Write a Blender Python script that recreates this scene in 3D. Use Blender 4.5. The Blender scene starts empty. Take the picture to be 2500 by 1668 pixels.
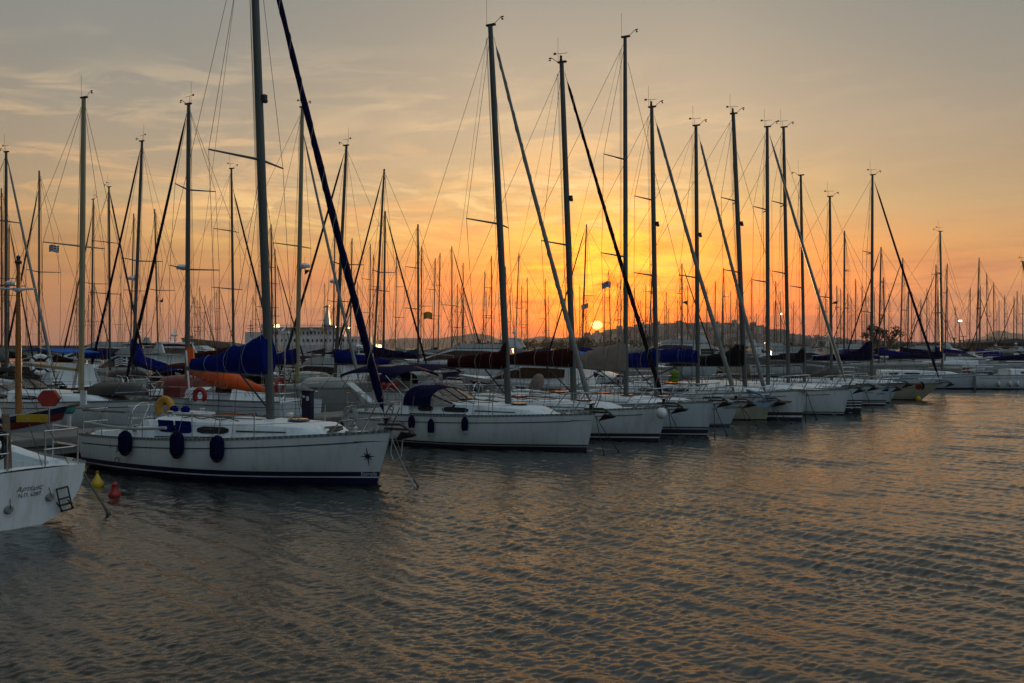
import bpy, math, random
from mathutils import Vector
PI = math.pi
HAZE = 0.00013
rad = math.radians
sc = bpy.context.scene
col = sc.collection

# ---------------------------------------------------------------- camera
F = 2222.2          # focal length in pixels of the 2500 px wide photograph (32 mm on a 36 mm sensor)
CX, HY, CH = 1250.0, 848.0, 2.9
cam = bpy.data.cameras.new('camera')
cam.lens = 32.0; cam.sensor_width = 36.0
cam.shift_y = 14.0 / 2500.0
cam.clip_start = 0.1; cam.clip_end = 20000
camo = bpy.data.objects.new('camera', cam); col.objects.link(camo)
camo.location = (0, 0, CH); camo.rotation_euler = (rad(90), 0, 0)
sc.camera = camo

# ---------------------------------------------------------------- sky and sun
SUN_AZ = math.atan((1457 - CX) / F)      # to the right of +Y
SUN_EL = math.atan((HY - 794) / F)

def srgb(r, g, b):
    def f(c):
        c /= 255.0
        return c / 12.92 if c <= 0.04045 else ((c + 0.055) / 1.055) ** 2.4
    return (f(r), f(g), f(b), 1.0)

class NG:
    """small helper to write node graphs"""
    def __init__(s, tree): s.t = tree; s.n = tree.nodes; s.l = tree.links
    def node(s, typ, **kw):
        x = s.n.new(typ)
        for k, v in kw.items(): setattr(x, k, v)
        return x
    def put(s, inp, v):
        if v is None: return
        if isinstance(v, bpy.types.NodeSocket): s.l.new(v, inp)
        else: inp.default_value = v
    def m(s, op, a, b=None, c=None, clamp=False):
        x = s.node('ShaderNodeMath', operation=op); x.use_clamp = clamp
        s.put(x.inputs[0], a); s.put(x.inputs[1], b); s.put(x.inputs[2], c)
        return x.outputs[0]
    def mix(s, f, a, b, typ='MIX'):
        x = s.node('ShaderNodeMix', data_type='RGBA', blend_type=typ)
        s.put(x.inputs[0], f); s.put(x.inputs[6], a); s.put(x.inputs[7], b)
        return x.outputs[2]
    def ramp(s, f, stops, interp='LINEAR'):
        x = s.node('ShaderNodeValToRGB'); e = x.color_ramp; e.interpolation = interp
        while len(e.elements) < len(stops): e.elements.new(0.5)
        for el, (p, c) in zip(e.elements, stops):
            el.position = p; el.color = c if len(c) == 4 else (*c, 1)
        s.put(x.inputs[0], f)
        return x.outputs[0]
    def gray(s, f, stops):
        return s.ramp(f, [(p, (v, v, v, 1)) for p, v in stops])
    def noise(s, vec, scale, detail=4, rough=0.5, dist=0.0, dims='3D'):
        x = s.node('ShaderNodeTexNoise'); x.noise_dimensions = dims
        s.put(x.inputs['Vector'], vec); x.inputs['Scale'].default_value = scale
        x.inputs['Detail'].default_value = detail; x.inputs['Roughness'].default_value = rough
        x.inputs['Distortion'].default_value = dist
        return x.outputs[0]
    def comb(s, x, y, z):
        c = s.node('ShaderNodeCombineXYZ')
        s.put(c.inputs[0], x); s.put(c.inputs[1], y); s.put(c.inputs[2], z)
        return c.outputs[0]

world = bpy.data.worlds.new('World'); sc.world = world; world.use_nodes = True
wt = world.node_tree; wt.nodes.clear(); g = NG(wt)
tc = g.node('ShaderNodeTexCoord'); sp = g.node('ShaderNodeSeparateXYZ')
g.l.new(tc.outputs['Generated'], sp.inputs[0])
DEG = 180 / PI
az = g.m('MULTIPLY', g.m('ARCTAN2', sp.outputs[0], sp.outputs[1]), DEG)
el = g.m('MULTIPLY', g.m('ARCSINE', sp.outputs[2]), DEG)
ela = g.m('MAXIMUM', el, 0.0)
da = g.m('SUBTRACT', az, SUN_AZ * DEG)
ada = g.m('ABSOLUTE', da)
base = g.ramp(g.m('DIVIDE', ela, 60.0), [
    (0.0, srgb(176, 126, 112)), (1.3 / 60, srgb(194, 134, 106)), (2.8 / 60, srgb(212, 146, 98)),
    (5.4 / 60, srgb(218, 160, 102)), (8.2 / 60, srgb(214, 178, 130)), (13.4 / 60, srgb(202, 178, 146)),
    (18.3 / 60, srgb(176, 164, 145)), (21.5 / 60, srgb(160, 153, 141)), (35 / 60, srgb(144, 150, 150)), (1.0, srgb(164, 184, 197))])
side = g.m('SUBTRACT', 1.0, g.m('ADD', g.m('MULTIPLY', g.gray(g.m('DIVIDE', g.m('MULTIPLY', da, -1.0), 40.0), [(0.15, 0.0), (0.85, 1.0)]), 0.26), g.m('MULTIPLY', g.m('MULTIPLY', g.gray(g.m('DIVIDE', da, 40.0), [(0.2, 0.0), (0.65, 1.0)]), g.gray(g.m('DIVIDE', ela, 20.0), [(0.2, 0.0), (0.5, 1.0)])), 0.26)))
hs_ = g.node('ShaderNodeVectorMath', operation='SCALE'); g.l.new(base, hs_.inputs[0]); g.l.new(side, hs_.inputs['Scale'])
cool = g.m('MULTIPLY', g.gray(g.m('DIVIDE', ada, 40.0), [(0.15, 0.0), (0.65, 1.0)]), g.gray(g.m('DIVIDE', ela, 20.0), [(0.35, 0.0), (1.0, 1.0)]))
base = g.mix(g.m('MULTIPLY', cool, 1.0), hs_.outputs[0], srgb(138, 140, 135))
# the glow of the low sun
def gauss(cx, cy, wx, wy):
    a = g.m('POWER', g.m('DIVIDE', g.m('SUBTRACT', da, cx), wx), 2.0)
    b = g.m('POWER', g.m('DIVIDE', g.m('SUBTRACT', el, cy), wy), 2.0)
    return g.m('EXPONENT', g.m('MULTIPLY', g.m('ADD', a, b), -1.0))
glowc = g.ramp(g.m('DIVIDE', ela, 20.0), [
    (0.0, srgb(240, 96, 40)), (1.5 / 20, (1.6, .23, .0, 1)), (3.5 / 20, (2.1, .36, .0, 1)),
    (6.0 / 20, (1.7, .50, .03, 1)), (9.0 / 20, srgb(250, 196, 98)), (14 / 20, srgb(212, 184, 140)), (1.0, srgb(164, 156, 142))])
wide = gauss(2.0, 3.5, 12.0, 5.6)
c1 = g.mix(g.m('MULTIPLY', wide, 1.12, clamp=True), base, glowc)
# clouds: long flat streaks, seen by direction
cv = g.comb(g.m('MULTIPLY', az, 0.085), g.m('MULTIPLY', g.m('SUBTRACT', el, g.m('MULTIPLY', az, 0.06)), 0.42), 0.0)
n1 = g.noise(cv, 1.6, 8, 0.6, 0.6)
n2 = g.noise(cv, 0.55, 3, 0.5, 0.3)
cloud = g.m('MULTIPLY', g.gray(n1, [(0.47, 0.0), (0.60, 1.0)]), g.gray(n2, [(0.38, 0.08), (0.52, 1.0)]))
rightfade = g.gray(g.m('DIVIDE', da, 40.0), [(0.15, 1.0), (0.4, 0.12)])
band = g.gray(g.m('DIVIDE', ela, 20.0), [(0.02, 0.35), (0.15, 1.0), (0.5, 0.9), (0.75, 0.5), (0.95, 0.0)])
cl = g.m('MULTIPLY', g.m('MULTIPLY', cloud, band), g.m('MAXIMUM', rightfade, g.gray(g.m('DIVIDE', ela, 20.0), [(0.2, 1.0), (0.45, 0.0)])))
near = gauss(0.5, 5.5, 9.0, 5.5)
ccol = g.mix(near, g.ramp(g.m('DIVIDE', ela, 20.0), [(0.0, srgb(136, 100, 100)), (0.2, srgb(214, 124, 88)),
       (0.34, srgb(255, 178, 104)), (0.7, srgb(252, 214, 160)), (1.0, srgb(215, 198, 170))]), (1.5, .74, .12, 1))
c2 = g.mix(g.m('MULTIPLY', cl, g.m('ADD', 0.55, g.m('MULTIPLY', near, 0.45)), clamp=True), c1, ccol)
# bright streaks up and left of the sun, and one long one far left
n5 = g.gray(g.noise(g.comb(g.m('MULTIPLY', az, 0.11), g.m('MULTIPLY', g.m('ADD', el, g.m('MULTIPLY', az, 0.05)), 0.62), 9.3), 1.5, 7, 0.62, 0.9), [(0.45, 0.0), (0.60, 1.0)])
st = g.m('MULTIPLY', n5, g.m('ADD', gauss(-1.5, 8.3, 9.5, 2.9), g.m('MULTIPLY', gauss(-19.0, 8.0, 8.0, 1.8), 0.8)), clamp=True)
c2 = g.mix(g.m('MULTIPLY', st, 0.95), c2, g.ramp(g.m('DIVIDE', ela, 20.0), [(0.2, (1.1, .55, .10, 1)), (0.33, (1.1, .66, .16, 1)), (0.5, (1.1, .76, .36, 1)), (0.7, srgb(225, 196, 158))]))
# darker mauve bars low down
cv2 = g.comb(g.m('MULTIPLY', az, 0.07), g.m('MULTIPLY', el, 0.75), 4.2)
n3 = g.gray(g.noise(cv2, 1.5, 6, 0.55, 0.4), [(0.46, 0.0), (0.68, 0.75)])
low = g.gray(g.m('DIVIDE', ela, 20.0), [(0.0, 0.6), (0.14, 1.0), (0.36, 0.25), (0.5, 0.0)])
dark = g.mix(near, srgb(150, 100, 88), srgb(238, 92, 8))
c3 = g.mix(g.m('MULTIPLY', g.m('MULTIPLY', n3, low), 0.75), c2, dark)
# bright broken cloud above the sun, and the halo
n4 = g.gray(g.noise(g.comb(g.m('MULTIPLY', az, 0.28), g.m('MULTIPLY', el, 0.95), 1.7), 1.3, 6, 0.6, 0.8), [(0.40, 0.0), (0.62, 1.0)])
hot = gauss(0.6, 5.0, 5.0, 3.6)
c4 = g.mix(g.m('MULTIPLY', g.m('MULTIPLY', n4, hot), 1.0, clamp=True), c3, (2.6, 0.86, 0.05, 1))
halo = gauss(0.0, SUN_EL * DEG + 0.1, 1.9, 0.95)
c5 = g.mix(g.m('MULTIPLY', halo, 0.95), c4, (2.4, 0.50, 0.0, 1))
sunv = Vector((math.sin(SUN_AZ) * math.cos(SUN_EL), math.cos(SUN_AZ) * math.cos(SUN_EL), math.sin(SUN_EL)))
dd = g.m('SQRT', g.m('ADD', g.m('POWER', da, 2.0), g.m('POWER', g.m('MULTIPLY', g.m('SUBTRACT', el, SUN_EL * DEG), 1.4), 2.0)))
disc = g.gray(dd, [(0.20, 1.0), (0.42, 0.0)])
# away from the sun the dusk sky is duller and bluer
back = g.gray(g.m('DIVIDE', ada, 180.0), [(0.17, 0.0), (0.5, 0.85), (0.8, 1.0)])
backc = g.ramp(g.m('DIVIDE', ela, 60.0), [(0.0, srgb(66, 76, 88)), (0.15, srgb(84, 96, 106)), (0.4, srgb(104, 119, 126)), (1.0, srgb(164, 184, 197))])
sc_ = g.node('ShaderNodeVectorMath', operation='SCALE'); g.l.new(backc, sc_.inputs[0]); g.l.new(g.m('ADD', 0.98, g.m('MULTIPLY', g.m('SINE', g.m('DIVIDE', da, DEG)), 0.85)), sc_.inputs['Scale'])  # unseen sky made brighter on the right, dimmer left, added to light the transom
c6 = g.mix(back, c5, sc_.outputs[0])
below = g.gray(el, [(0.0, 0.0), (0.01, 1.0)])
c7 = g.mix(below, srgb(40, 42, 42), c6)
c8 = g.mix(disc, c7, (3.6, 2.5, 0.7, 1.0))
bg = g.node('ShaderNodeBackground'); g.l.new(c8, bg.inputs[0]); bg.inputs[1].default_value = 1.0
ns = g.node('ShaderNodeTexSky', sky_type='NISHITA'); ns.sun_disc = False
ns.sun_elevation = SUN_EL; ns.sun_rotation = SUN_AZ; ns.dust_density = 3.0
bg2 = g.node('ShaderNodeBackground'); g.l.new(ns.outputs[0], bg2.inputs[0]); bg2.inputs[1].default_value = 0.01
ad = g.node('ShaderNodeAddShader'); g.l.new(bg.outputs[0], ad.inputs[0]); g.l.new(bg2.outputs[0], ad.inputs[1])
wo = g.node('ShaderNodeOutputWorld'); g.l.new(ad.outputs[0], wo.inputs[0])

sun = bpy.data.lights.new('sun', 'SUN'); sun.energy = 2.6; sun.angle = rad(0.6); sun.color = (1.0, 0.52, 0.2)
suno = bpy.data.objects.new('sun', sun); col.objects.link(suno)
suno.rotation_euler = (-sunv).to_track_quat('-Z', 'Y').to_euler()
sc.view_settings.view_transform = 'Standard'; sc.view_settings.look = 'None'
sc.view_settings.exposure = 0.0; sc.view_settings.gamma = 1.0
sc.cycles.use_denoising = True
sc.cycles.max_bounces = 6; sc.cycles.diffuse_bounces = 3; sc.cycles.glossy_bounces = 3
sc.cycles.sample_clamp_indirect = 4.0

# ---------------------------------------------------------------- materials
def mat(name, c, rough=0.5, metal=0.0, var=0.12, scale=3.0, bump=0.0, bscale=30.0, dirt=None, alpha=None, stretch=(1, 1, 1), spec=None):
    m = bpy.data.materials.new(name); m.use_nodes = True
    g = NG(m.node_tree); b = g.n['Principled BSDF']
    t = g.node('ShaderNodeTexCoord'); mp = g.node('ShaderNodeMapping'); g.l.new(t.outputs['Object'], mp.inputs[0])
    mp.inputs['Scale'].default_value = stretch
    n = g.noise(mp.outputs[0], scale, 5, 0.6)
    f = g.gray(n, [(0.3, 0.0), (0.7, 1.0)])
    c = (*c[:3], 1)
    lo = tuple(x * (1 - var) for x in c[:3]) + (1,); hi = tuple(min(1, x * (1 + var)) for x in c[:3]) + (1,)
    out = g.mix(f, lo, hi)
    if dirt:
        mp2 = g.node('ShaderNodeMapping'); g.l.new(t.outputs['Object'], mp2.inputs[0]); mp2.inputs['Scale'].default_value = (2.5, 2.5, 0.35)
        n2 = g.noise(mp2.outputs[0], 2.2, 6, 0.65)
        out = g.mix(g.gray(n2, [(0.50, 0.0), (0.74, 0.7)]), out, (*dirt[:3], 1))
    g.l.new(out, b.inputs['Base Color'])
    b.inputs['Roughness'].default_value = rough; b.inputs['Metallic'].default_value = metal
    if spec is not None: b.inputs['Specular IOR Level'].default_value = spec
    if alpha is not None: b.inputs['Alpha'].default_value = alpha
    if bump:
        bn = g.node('ShaderNodeBump'); bn.inputs['Strength'].default_value = bump; bn.inputs['Distance'].default_value = 0.035 if 'canvas' in name else 0.02
        g.l.new(g.noise(mp.outputs[0], bscale, 4, 0.6), bn.inputs['Height']); g.l.new(bn.outputs[0], b.inputs['Normal'])
    return m
M = {}
M['gel'] = mat('white_gelcoat', (0.62, 0.65, 0.66), 0.28, dirt=(0.42, 0.42, 0.36), var=0.04)
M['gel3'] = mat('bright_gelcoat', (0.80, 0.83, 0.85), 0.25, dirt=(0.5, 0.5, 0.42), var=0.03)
M['gel2'] = mat('cool_white_gelcoat', (0.50, 0.56, 0.60), 0.28, dirt=(0.38, 0.40, 0.36), var=0.04)
M['cream'] = mat('cream_gelcoat', (0.46, 0.43, 0.32), 0.35, dirt=(0.3, 0.27, 0.18), var=0.05)
M['greyhull'] = mat('grey_gelcoat', (0.30, 0.31, 0.29), 0.35, dirt=(0.2, 0.2, 0.17), var=0.05)
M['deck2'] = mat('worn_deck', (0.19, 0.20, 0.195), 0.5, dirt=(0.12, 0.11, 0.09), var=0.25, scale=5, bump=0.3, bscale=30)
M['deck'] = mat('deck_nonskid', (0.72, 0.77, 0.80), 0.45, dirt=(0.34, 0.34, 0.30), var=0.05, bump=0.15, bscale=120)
M['navyg'] = mat('navy_gelcoat', (0.005, 0.008, 0.05), 0.3)
M['stripe'] = mat('dark_stripe', (0.02, 0.025, 0.03), 0.35)
M['redhull'] = mat('dark_red_paint', (0.16, 0.02, 0.015), 0.5)
M['antifoul'] = mat('dark_antifouling', (0.012, 0.014, 0.03), 0.7)
M['grail'] = mat('grey_aluminium_rail', (0.24, 0.27, 0.25), 0.45, 0.6)
M['alu'] = mat('anodised_mast', (0.11, 0.12, 0.115), 0.5, 0.35, stretch=(6, 6, 0.4))
M['aludark'] = mat('weathered_mast', (0.10, 0.10, 0.085), 0.5, 0.3, stretch=(6, 6, 0.4))
M['tan'] = mat('varnished_spar', (0.27, 0.10, 0.02), 0.4, var=0.3, stretch=(8, 8, 0.5))
M['beige'] = mat('beige_painted_spar', (0.30, 0.26, 0.15), 0.5, var=0.2, stretch=(6, 6, 0.4))
M['steel'] = mat('stainless_steel', (0.5, 0.52, 0.53), 0.22, 0.95)
M['wire'] = mat('rigging_wire', (0.035, 0.035, 0.035), 0.6, 0.2)
M['rope'] = mat('mooring_rope', (0.16, 0.14, 0.11), 0.9, bump=0.4, bscale=200)
M['ropel'] = mat('pale_rope', (0.42, 0.42, 0.40), 0.9, bump=0.4, bscale=200)
M['roped'] = mat('dark_rope', (0.03, 0.03, 0.03), 0.9)
M['navy'] = mat('navy_canvas', (0.002, 0.004, 0.032), 0.85, var=0.25, bump=0.5, bscale=14, spec=0.06)
M['blue'] = mat('royal_blue_canvas', (0.001, 0.009, 0.12), 0.95, var=0.25, bump=0.6, bscale=10, spec=0.06)
M['lblue'] = mat('bright_blue_canvas', (0.01, 0.11, 0.42), 0.8, var=0.2, bump=0.4, bscale=12, spec=0.06)
M['maroon'] = mat('maroon_canvas', (0.032, 0.004, 0.006), 0.85, var=0.3, bump=0.5, bscale=12, spec=0.06)
M['black'] = mat('black_canvas', (0.010, 0.010, 0.013), 0.85, var=0.3, bump=0.5, bscale=12, spec=0.06)
M['taupe'] = mat('taupe_canvas', (0.25, 0.20, 0.17), 0.9, var=0.15, bump=0.6, bscale=9, spec=0.06)
M['green'] = mat('dark_green_canvas', (0.006, 0.055, 0.048), 0.85, var=0.25, bump=0.5, bscale=12, spec=0.06)
M['sail'] = mat('grey_sailcloth', (0.21, 0.215, 0.20), 0.85, var=0.15, bump=0.4, bscale=12)
M['orange'] = mat('orange_fabric', (0.80, 0.10, 0.01), 0.7, var=0.2, bump=0.5, bscale=8)
M['red'] = mat('red_plastic', (0.30, 0.013, 0.009), 0.5)
M['yellow'] = mat('yellow_plastic', (0.55, 0.36, 0.02), 0.45)
M['amber'] = mat('amber_plastic', (0.45, 0.22, 0.02), 0.5)
M['turq'] = mat('turquoise_plastic', (0.02, 0.24, 0.24), 0.45)
M['lime'] = mat('lime_plastic', (0.12, 0.22, 0.01), 0.8)
M['white'] = mat('white_paint', (0.72, 0.73, 0.73), 0.4, dirt=(0.45, 0.44, 0.4))
M['dark'] = mat('dark_plastic', (0.015, 0.016, 0.018), 0.5)
M['glass'] = mat('dark_window', (0.012, 0.014, 0.02), 0.08, var=0.3)
M['amglass'] = mat('brown_window', (0.05, 0.02, 0.008), 0.1)
M['pane'] = mat('clear_vinyl', (0.28, 0.22, 0.18), 0.12, alpha=0.55, var=0.3, scale=6, bump=0.4, bscale=8)
M['wood'] = mat('weathered_wood', (0.16, 0.11, 0.07), 0.8, var=0.4, stretch=(1, 8, 8), bump=0.3)
M['conc'] = mat('pontoon_concrete', (0.17, 0.165, 0.15), 0.9, var=0.25, scale=2.0, bump=0.4, bscale=40, dirt=(0.06, 0.055, 0.045))
M['rust'] = mat('galvanised_anchor', (0.07, 0.06, 0.055), 0.6, 0.5, var=0.4, scale=12)
M['pink'] = mat('pink_canvas', (0.30, 0.14, 0.12), 0.9)
M['rock'] = mat('breakwater_stone', (0.07, 0.075, 0.075), 0.95, var=0.4, scale=0.3, bump=0.6, bscale=1.0)

def slotted_rail():
    m = mat('slotted_rail', (0.15, 0.18, 0.17), 0.5, 0.3); g = NG(m.node_tree); b = g.n['Principled BSDF']
    t = g.node('ShaderNodeTexCoord'); sp = g.node('ShaderNodeSeparateXYZ'); g.l.new(t.outputs['Object'], sp.inputs[0])
    f = g.m('LESS_THAN', g.m('FRACT', g.m('MULTIPLY', sp.outputs[0], 8.5)), 0.42); old = b.inputs['Base Color'].links[0].from_socket
    g.l.new(g.mix(f, old, (0.30, 0.33, 0.32, 1)), b.inputs['Base Color']); return m
M['slotrail'] = slotted_rail()

# ---------------------------------------------------------------- mesh helpers
class MB:
    def __init__(s): s.v = []; s.f = []
    def box(s, c, size, rz=0.0, ry=0.0):
        cx, cy, cz = c; hx, hy, hz = size[0] / 2, size[1] / 2, size[2] / 2
        o = len(s.v); cr, sr = math.cos(rz), math.sin(rz); c2, s2 = math.cos(ry), math.sin(ry)
        for dx in (-hx, hx):
            for dy in (-hy, hy):
                for dz in (-hz, hz):
                    x = dx * c2 + dz * s2; z = -dx * s2 + dz * c2
                    s.v.append((cx + x * cr - dy * sr, cy + x * sr + dy * cr, cz + z))
        for q in ((0, 1, 3, 2), (4, 6, 7, 5), (0, 4, 5, 1), (2, 3, 7, 6), (0, 2, 6, 4), (1, 5, 7, 3)):
            s.f.append(tuple(o + i for i in q))
        return s
    def tube(s, pts, r, n=6, cap=True, ell=1.0):
        """tube through points; r number or list; ell squashes one axis"""
        pts = [Vector(p) for p in pts]; k = len(pts)
        rs = r if isinstance(r, (list, tuple)) else [r] * k
        o = len(s.v); up = None
        for i, p in enumerate(pts):
            d = (pts[min(i + 1, k - 1)] - pts[max(i - 1, 0)])
            if d.length < 1e-9: d = Vector((0, 0, 1))
            d.normalize()
            if up is None:
                up = Vector((0, 1, 0)) if abs(d.y) < 0.9 else Vector((1, 0, 0))
            a = (up - d * up.dot(d)); a.normalize(); b = d.cross(a); up = a
            for j in range(n):
                t = 2 * PI * j / n
                s.v.append(tuple(p + a * (math.cos(t) * rs[i] * ell) + b * (math.sin(t) * rs[i])))
        for i in range(k - 1):
            for j in range(n):
                j2 = (j + 1) % n
                s.f.append((o + i * n + j, o + i * n + j2, o + (i + 1) * n + j2, o + (i + 1) * n + j))
        if cap and n > 2:
            s.f.append(tuple(o + j for j in range(n))[::-1]); s.f.append(tuple(o + (k - 1) * n + j for j in range(n)))
        return s
    def loft(s, rings, close=True, cap=True):
        o = len(s.v); n = len(rings[0])
        for r in rings:
            for p in r: s.v.append(tuple(p))
        for i in range(len(rings) - 1):
            for j in range(n if close else n - 1):
                j2 = (j + 1) % n
                s.f.append((o + i * n + j, o + i * n + j2, o + (i + 1) * n + j2, o + (i + 1) * n + j))
        if cap and close:
            s.f.append(tuple(o + j for j in range(n))[::-1]); s.f.append(tuple(o + (len(rings) - 1) * n + j for j in range(n)))
        return s
    def lathe(s, prof, n=14, c=(0, 0, 0)):
        return s.loft([[(c[0] + r * math.cos(2 * PI * j / n), c[1] + r * math.sin(2 * PI * j / n), c[2] + z) for j in range(n)] for r, z in prof])
    def poly(s, pts):
        o = len(s.v); s.v += [tuple(p) for p in pts]; s.f.append(tuple(range(o, o + len(pts)))); return s
    def prism(s, pts, d):
        """closed outline pts pushed by vector d"""
        d = Vector(d); a = [Vector(p) for p in pts]
        return s.loft([a, [p + d for p in a]])
    def sphere(s, c, r, n=10, sz=1.0):
        prof = [(max(0.001, r * math.sin(PI * i / (n - 1))), -r * sz * math.cos(PI * i / (n - 1))) for i in range(n)]
        return s.lathe(prof, n + 2, c)
    def torus(s, c, R, r, ax='y', n=18, k=8, a0=0.0, a1=2 * PI, sz=1.0):
        pts = []
        full = abs(a1 - a0) > 6.2
        for i in range(n + 1):
            t = a0 + (a1 - a0) * i / n
            u, w = R * math.cos(t), R * sz * math.sin(t)
            pts.append({'y': (c[0] + u, c[1], c[2] + w), 'z': (c[0] + u, c[1] + w, c[2]), 'x': (c[0], c[1] + u, c[2] + w)}[ax])
        return s.tube(pts, r, k, cap=not full)
    def build(s, name, m, parent=None, smooth=False, loc=None):
        me = bpy.data.meshes.new(name); me.from_pydata(s.v, [], s.f); me.validate(); me.update()
        if smooth:
            me.polygons.foreach_set('use_smooth', [True] * len(me.polygons))
            try: me.set_sharp_from_angle(angle=rad(38))
            except Exception: pass
        me.materials.append(M[m] if isinstance(m, str) else m)
        o = bpy.data.objects.new(name, me); col.objects.link(o)
        if parent: o.parent = parent
        if loc is not None: o.location = loc
        return o
def tag(o, label, cat=None, group=None, kind=None):
    if label: o['label'] = label
    if cat: o['category'] = cat
    if group: o['group'] = group
    if kind: o['kind'] = kind
    return o
def empty(name, loc, rz=0.0):
    o = bpy.data.objects.new(name, None); col.objects.link(o); o.location = loc; o.rotation_euler = (0, 0, rz)
    o.empty_display_size = 0.1
    return o
def at(px, py, Y):
    return Vector(((px - CX) * Y / F, Y, CH - (py - HY) * Y / F))
def water_at(px, py):
    return at(px, py, F * CH / (py - HY))
_tx = {}
def text_mesh(s, size, shear=0.0):
    k = (s, size, shear)
    if k not in _tx:
        c = bpy.data.curves.new('t', 'FONT'); c.body = s; c.size = size; c.shear = shear; c.resolution_u = 3
        o = bpy.data.objects.new('t', c); col.objects.link(o)
        me = bpy.data.meshes.new_from_object(o.evaluated_get(bpy.context.evaluated_depsgraph_get()))
        _tx[k] = ([tuple(v.co) for v in me.vertices], [tuple(p.vertices) for p in me.polygons])
        bpy.data.objects.remove(o); bpy.data.curves.remove(c); bpy.data.meshes.remove(me)
    return _tx[k]
def lerp(a, b, t): return a + (b - a) * t
def sm(t): t = max(0, min(1, t)); return t * t * (3 - 2 * t)
# ---------------------------------------------------------------- water
def build_water():
    import numpy as np
    m = bpy.data.materials.new('harbour_water'); m.use_nodes = True
    g = NG(m.node_tree); b = g.n['Principled BSDF']
    b.inputs['Base Color'].default_value = (0.003, 0.008, 0.007, 1)
    b.inputs['Roughness'].default_value = 0.035; b.inputs['IOR'].default_value = 1.58
    t = g.node('ShaderNodeTexCoord'); mp = g.node('ShaderNodeMapping'); g.l.new(t.outputs['Object'], mp.inputs[0]); mp.inputs['Scale'].default_value = (1, 1.7, 1)
    bn = g.node('ShaderNodeBump'); bn.inputs['Strength'].default_value = 1.0; bn.inputs['Distance'].default_value = 1.0
    g.l.new(g.m('ADD', g.m('MULTIPLY', g.noise(mp.outputs[0], 7.0, 3, 0.6, 0.3), 0.007), g.m('MULTIPLY', g.noise(mp.outputs[0], 22.0, 2, 0.6, 0.5), 0.0028)), bn.inputs['Height']); g.l.new(bn.outputs[0], b.inputs['Normal'])
    rs = np.random.RandomState(4)
    Y0, Y1, q, nx, S = 6.3, 280.0, 0.0024, 820, 0.70
    ny = int(math.log(Y1 / Y0) / q)
    Yr = Y0 * np.exp(np.linspace(0, math.log(Y1 / Y0), ny)); s = np.linspace(-S, S, nx)
    Yg = np.repeat(Yr[:, None], nx, 1); Xg = Yg * s[None, :]
    Z = np.zeros_like(Xg); sp = Yg * np.maximum(q, 2 * S / nx)
    def comp(lam, ang, slope, ph):
        nonlocal Z
        k = 2 * math.pi / lam; f = np.clip((lam / sp - 2.1) / 1.2, 0, 1)
        hi = int((f[:, 0] > 0).sum())
        if hi == 0: return
        x, y = Xg[:hi], Yg[:hi]
        wob = 0.35 * np.sin(x * .31 * k / 6 + ph) + 0.3 * np.sin(y * .23 * k / 6 - x * .11 + 2 * ph)
        Z[:hi] += f[:hi] * (slope / k) * np.sin(k * (x * math.cos(ang) + y * math.sin(ang)) + ph + wob)
    def group(n, l0, l1, a0, spread, rms):
        per = rms * math.sqrt(2.0 / n)
        for _ in range(n): comp(l0 * (l1 / l0) ** rs.rand(), a0 + rs.randn() * spread, per, rs.rand() * 6.28)
    group(6, 1.6, 4.0, rad(55), rad(25), 0.018)
    group(16, 0.34, 0.75, rad(42), rad(8), 0.098)
    group(6, 0.30, 0.60, rad(95), rad(20), 0.028)
    group(22, 0.13, 0.30, rad(112), rad(26), 0.095)
    group(14, 0.13, 0.28, rad(45), rad(20), 0.080)
    group(18, 0.065, 0.13, rad(115), rad(40), 0.19)
    # gusts: patches of rougher and calmer water
    G = 0.9 + 0.22 * np.sin(Xg * .35 + Yg * .22 + 1) * np.sin(Yg * .31 - Xg * .12) + 0.16 * np.sin(Xg * .9 - Yg * .5) * np.sin(Yg * .8 + Xg * .3)
    Z *= G
    e = np.minimum(np.clip((S - np.abs(s)) / 0.03, 0, 1)[None, :], np.minimum(np.clip((Yg - Y0) / .5, 0, 1), np.clip((Y1 - Yg) / 60, 0, 1)))
    Z *= e
    co = np.stack([Xg, Yg, Z], -1).reshape(-1, 3).astype(np.float32)
    R = 2100.0; c4 = [(-R, -60, 0), (R, -60, 0), (R, R, 0), (-R, R, 0)]; n0 = len(co)
    co = np.concatenate([co, np.array(c4, np.float32)])
    i = np.arange((ny - 1) * nx).reshape(ny - 1, nx)[:, :-1].ravel()
    quads = np.stack([i, i + 1, i + 1 + nx, i + nx], 1)
    A, B_, C, D = 0, nx - 1, (ny - 1) * nx + nx - 1, (ny - 1) * nx
    extra = np.array([[n0, n0 + 1, B_, A], [n0 + 1, n0 + 2, C, B_], [n0 + 2, n0 + 3, D, C], [n0 + 3, n0, A, D]])
    quads = np.concatenate([quads, extra]).astype(np.int32)
    me = bpy.data.meshes.new('water'); me.vertices.add(len(co)); me.vertices.foreach_set('co', co.ravel())
    nf = len(quads); me.loops.add(nf * 4); me.loops.foreach_set('vertex_index', quads.ravel())
    me.polygons.add(nf); me.polygons.foreach_set('loop_start', np.arange(0, nf * 4, 4, dtype=np.int32))
    try: me.polygons.foreach_set('loop_total', np.full(nf, 4, dtype=np.int32))
    except Exception: pass
    me.polygons.foreach_set('use_smooth', np.ones(nf, bool)); me.update(calc_edges=True); me.validate()
    me.materials.append(m); o = bpy.data.objects.new('water', me); col.objects.link(o); tag(o, None, kind='structure')
build_water()

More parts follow.
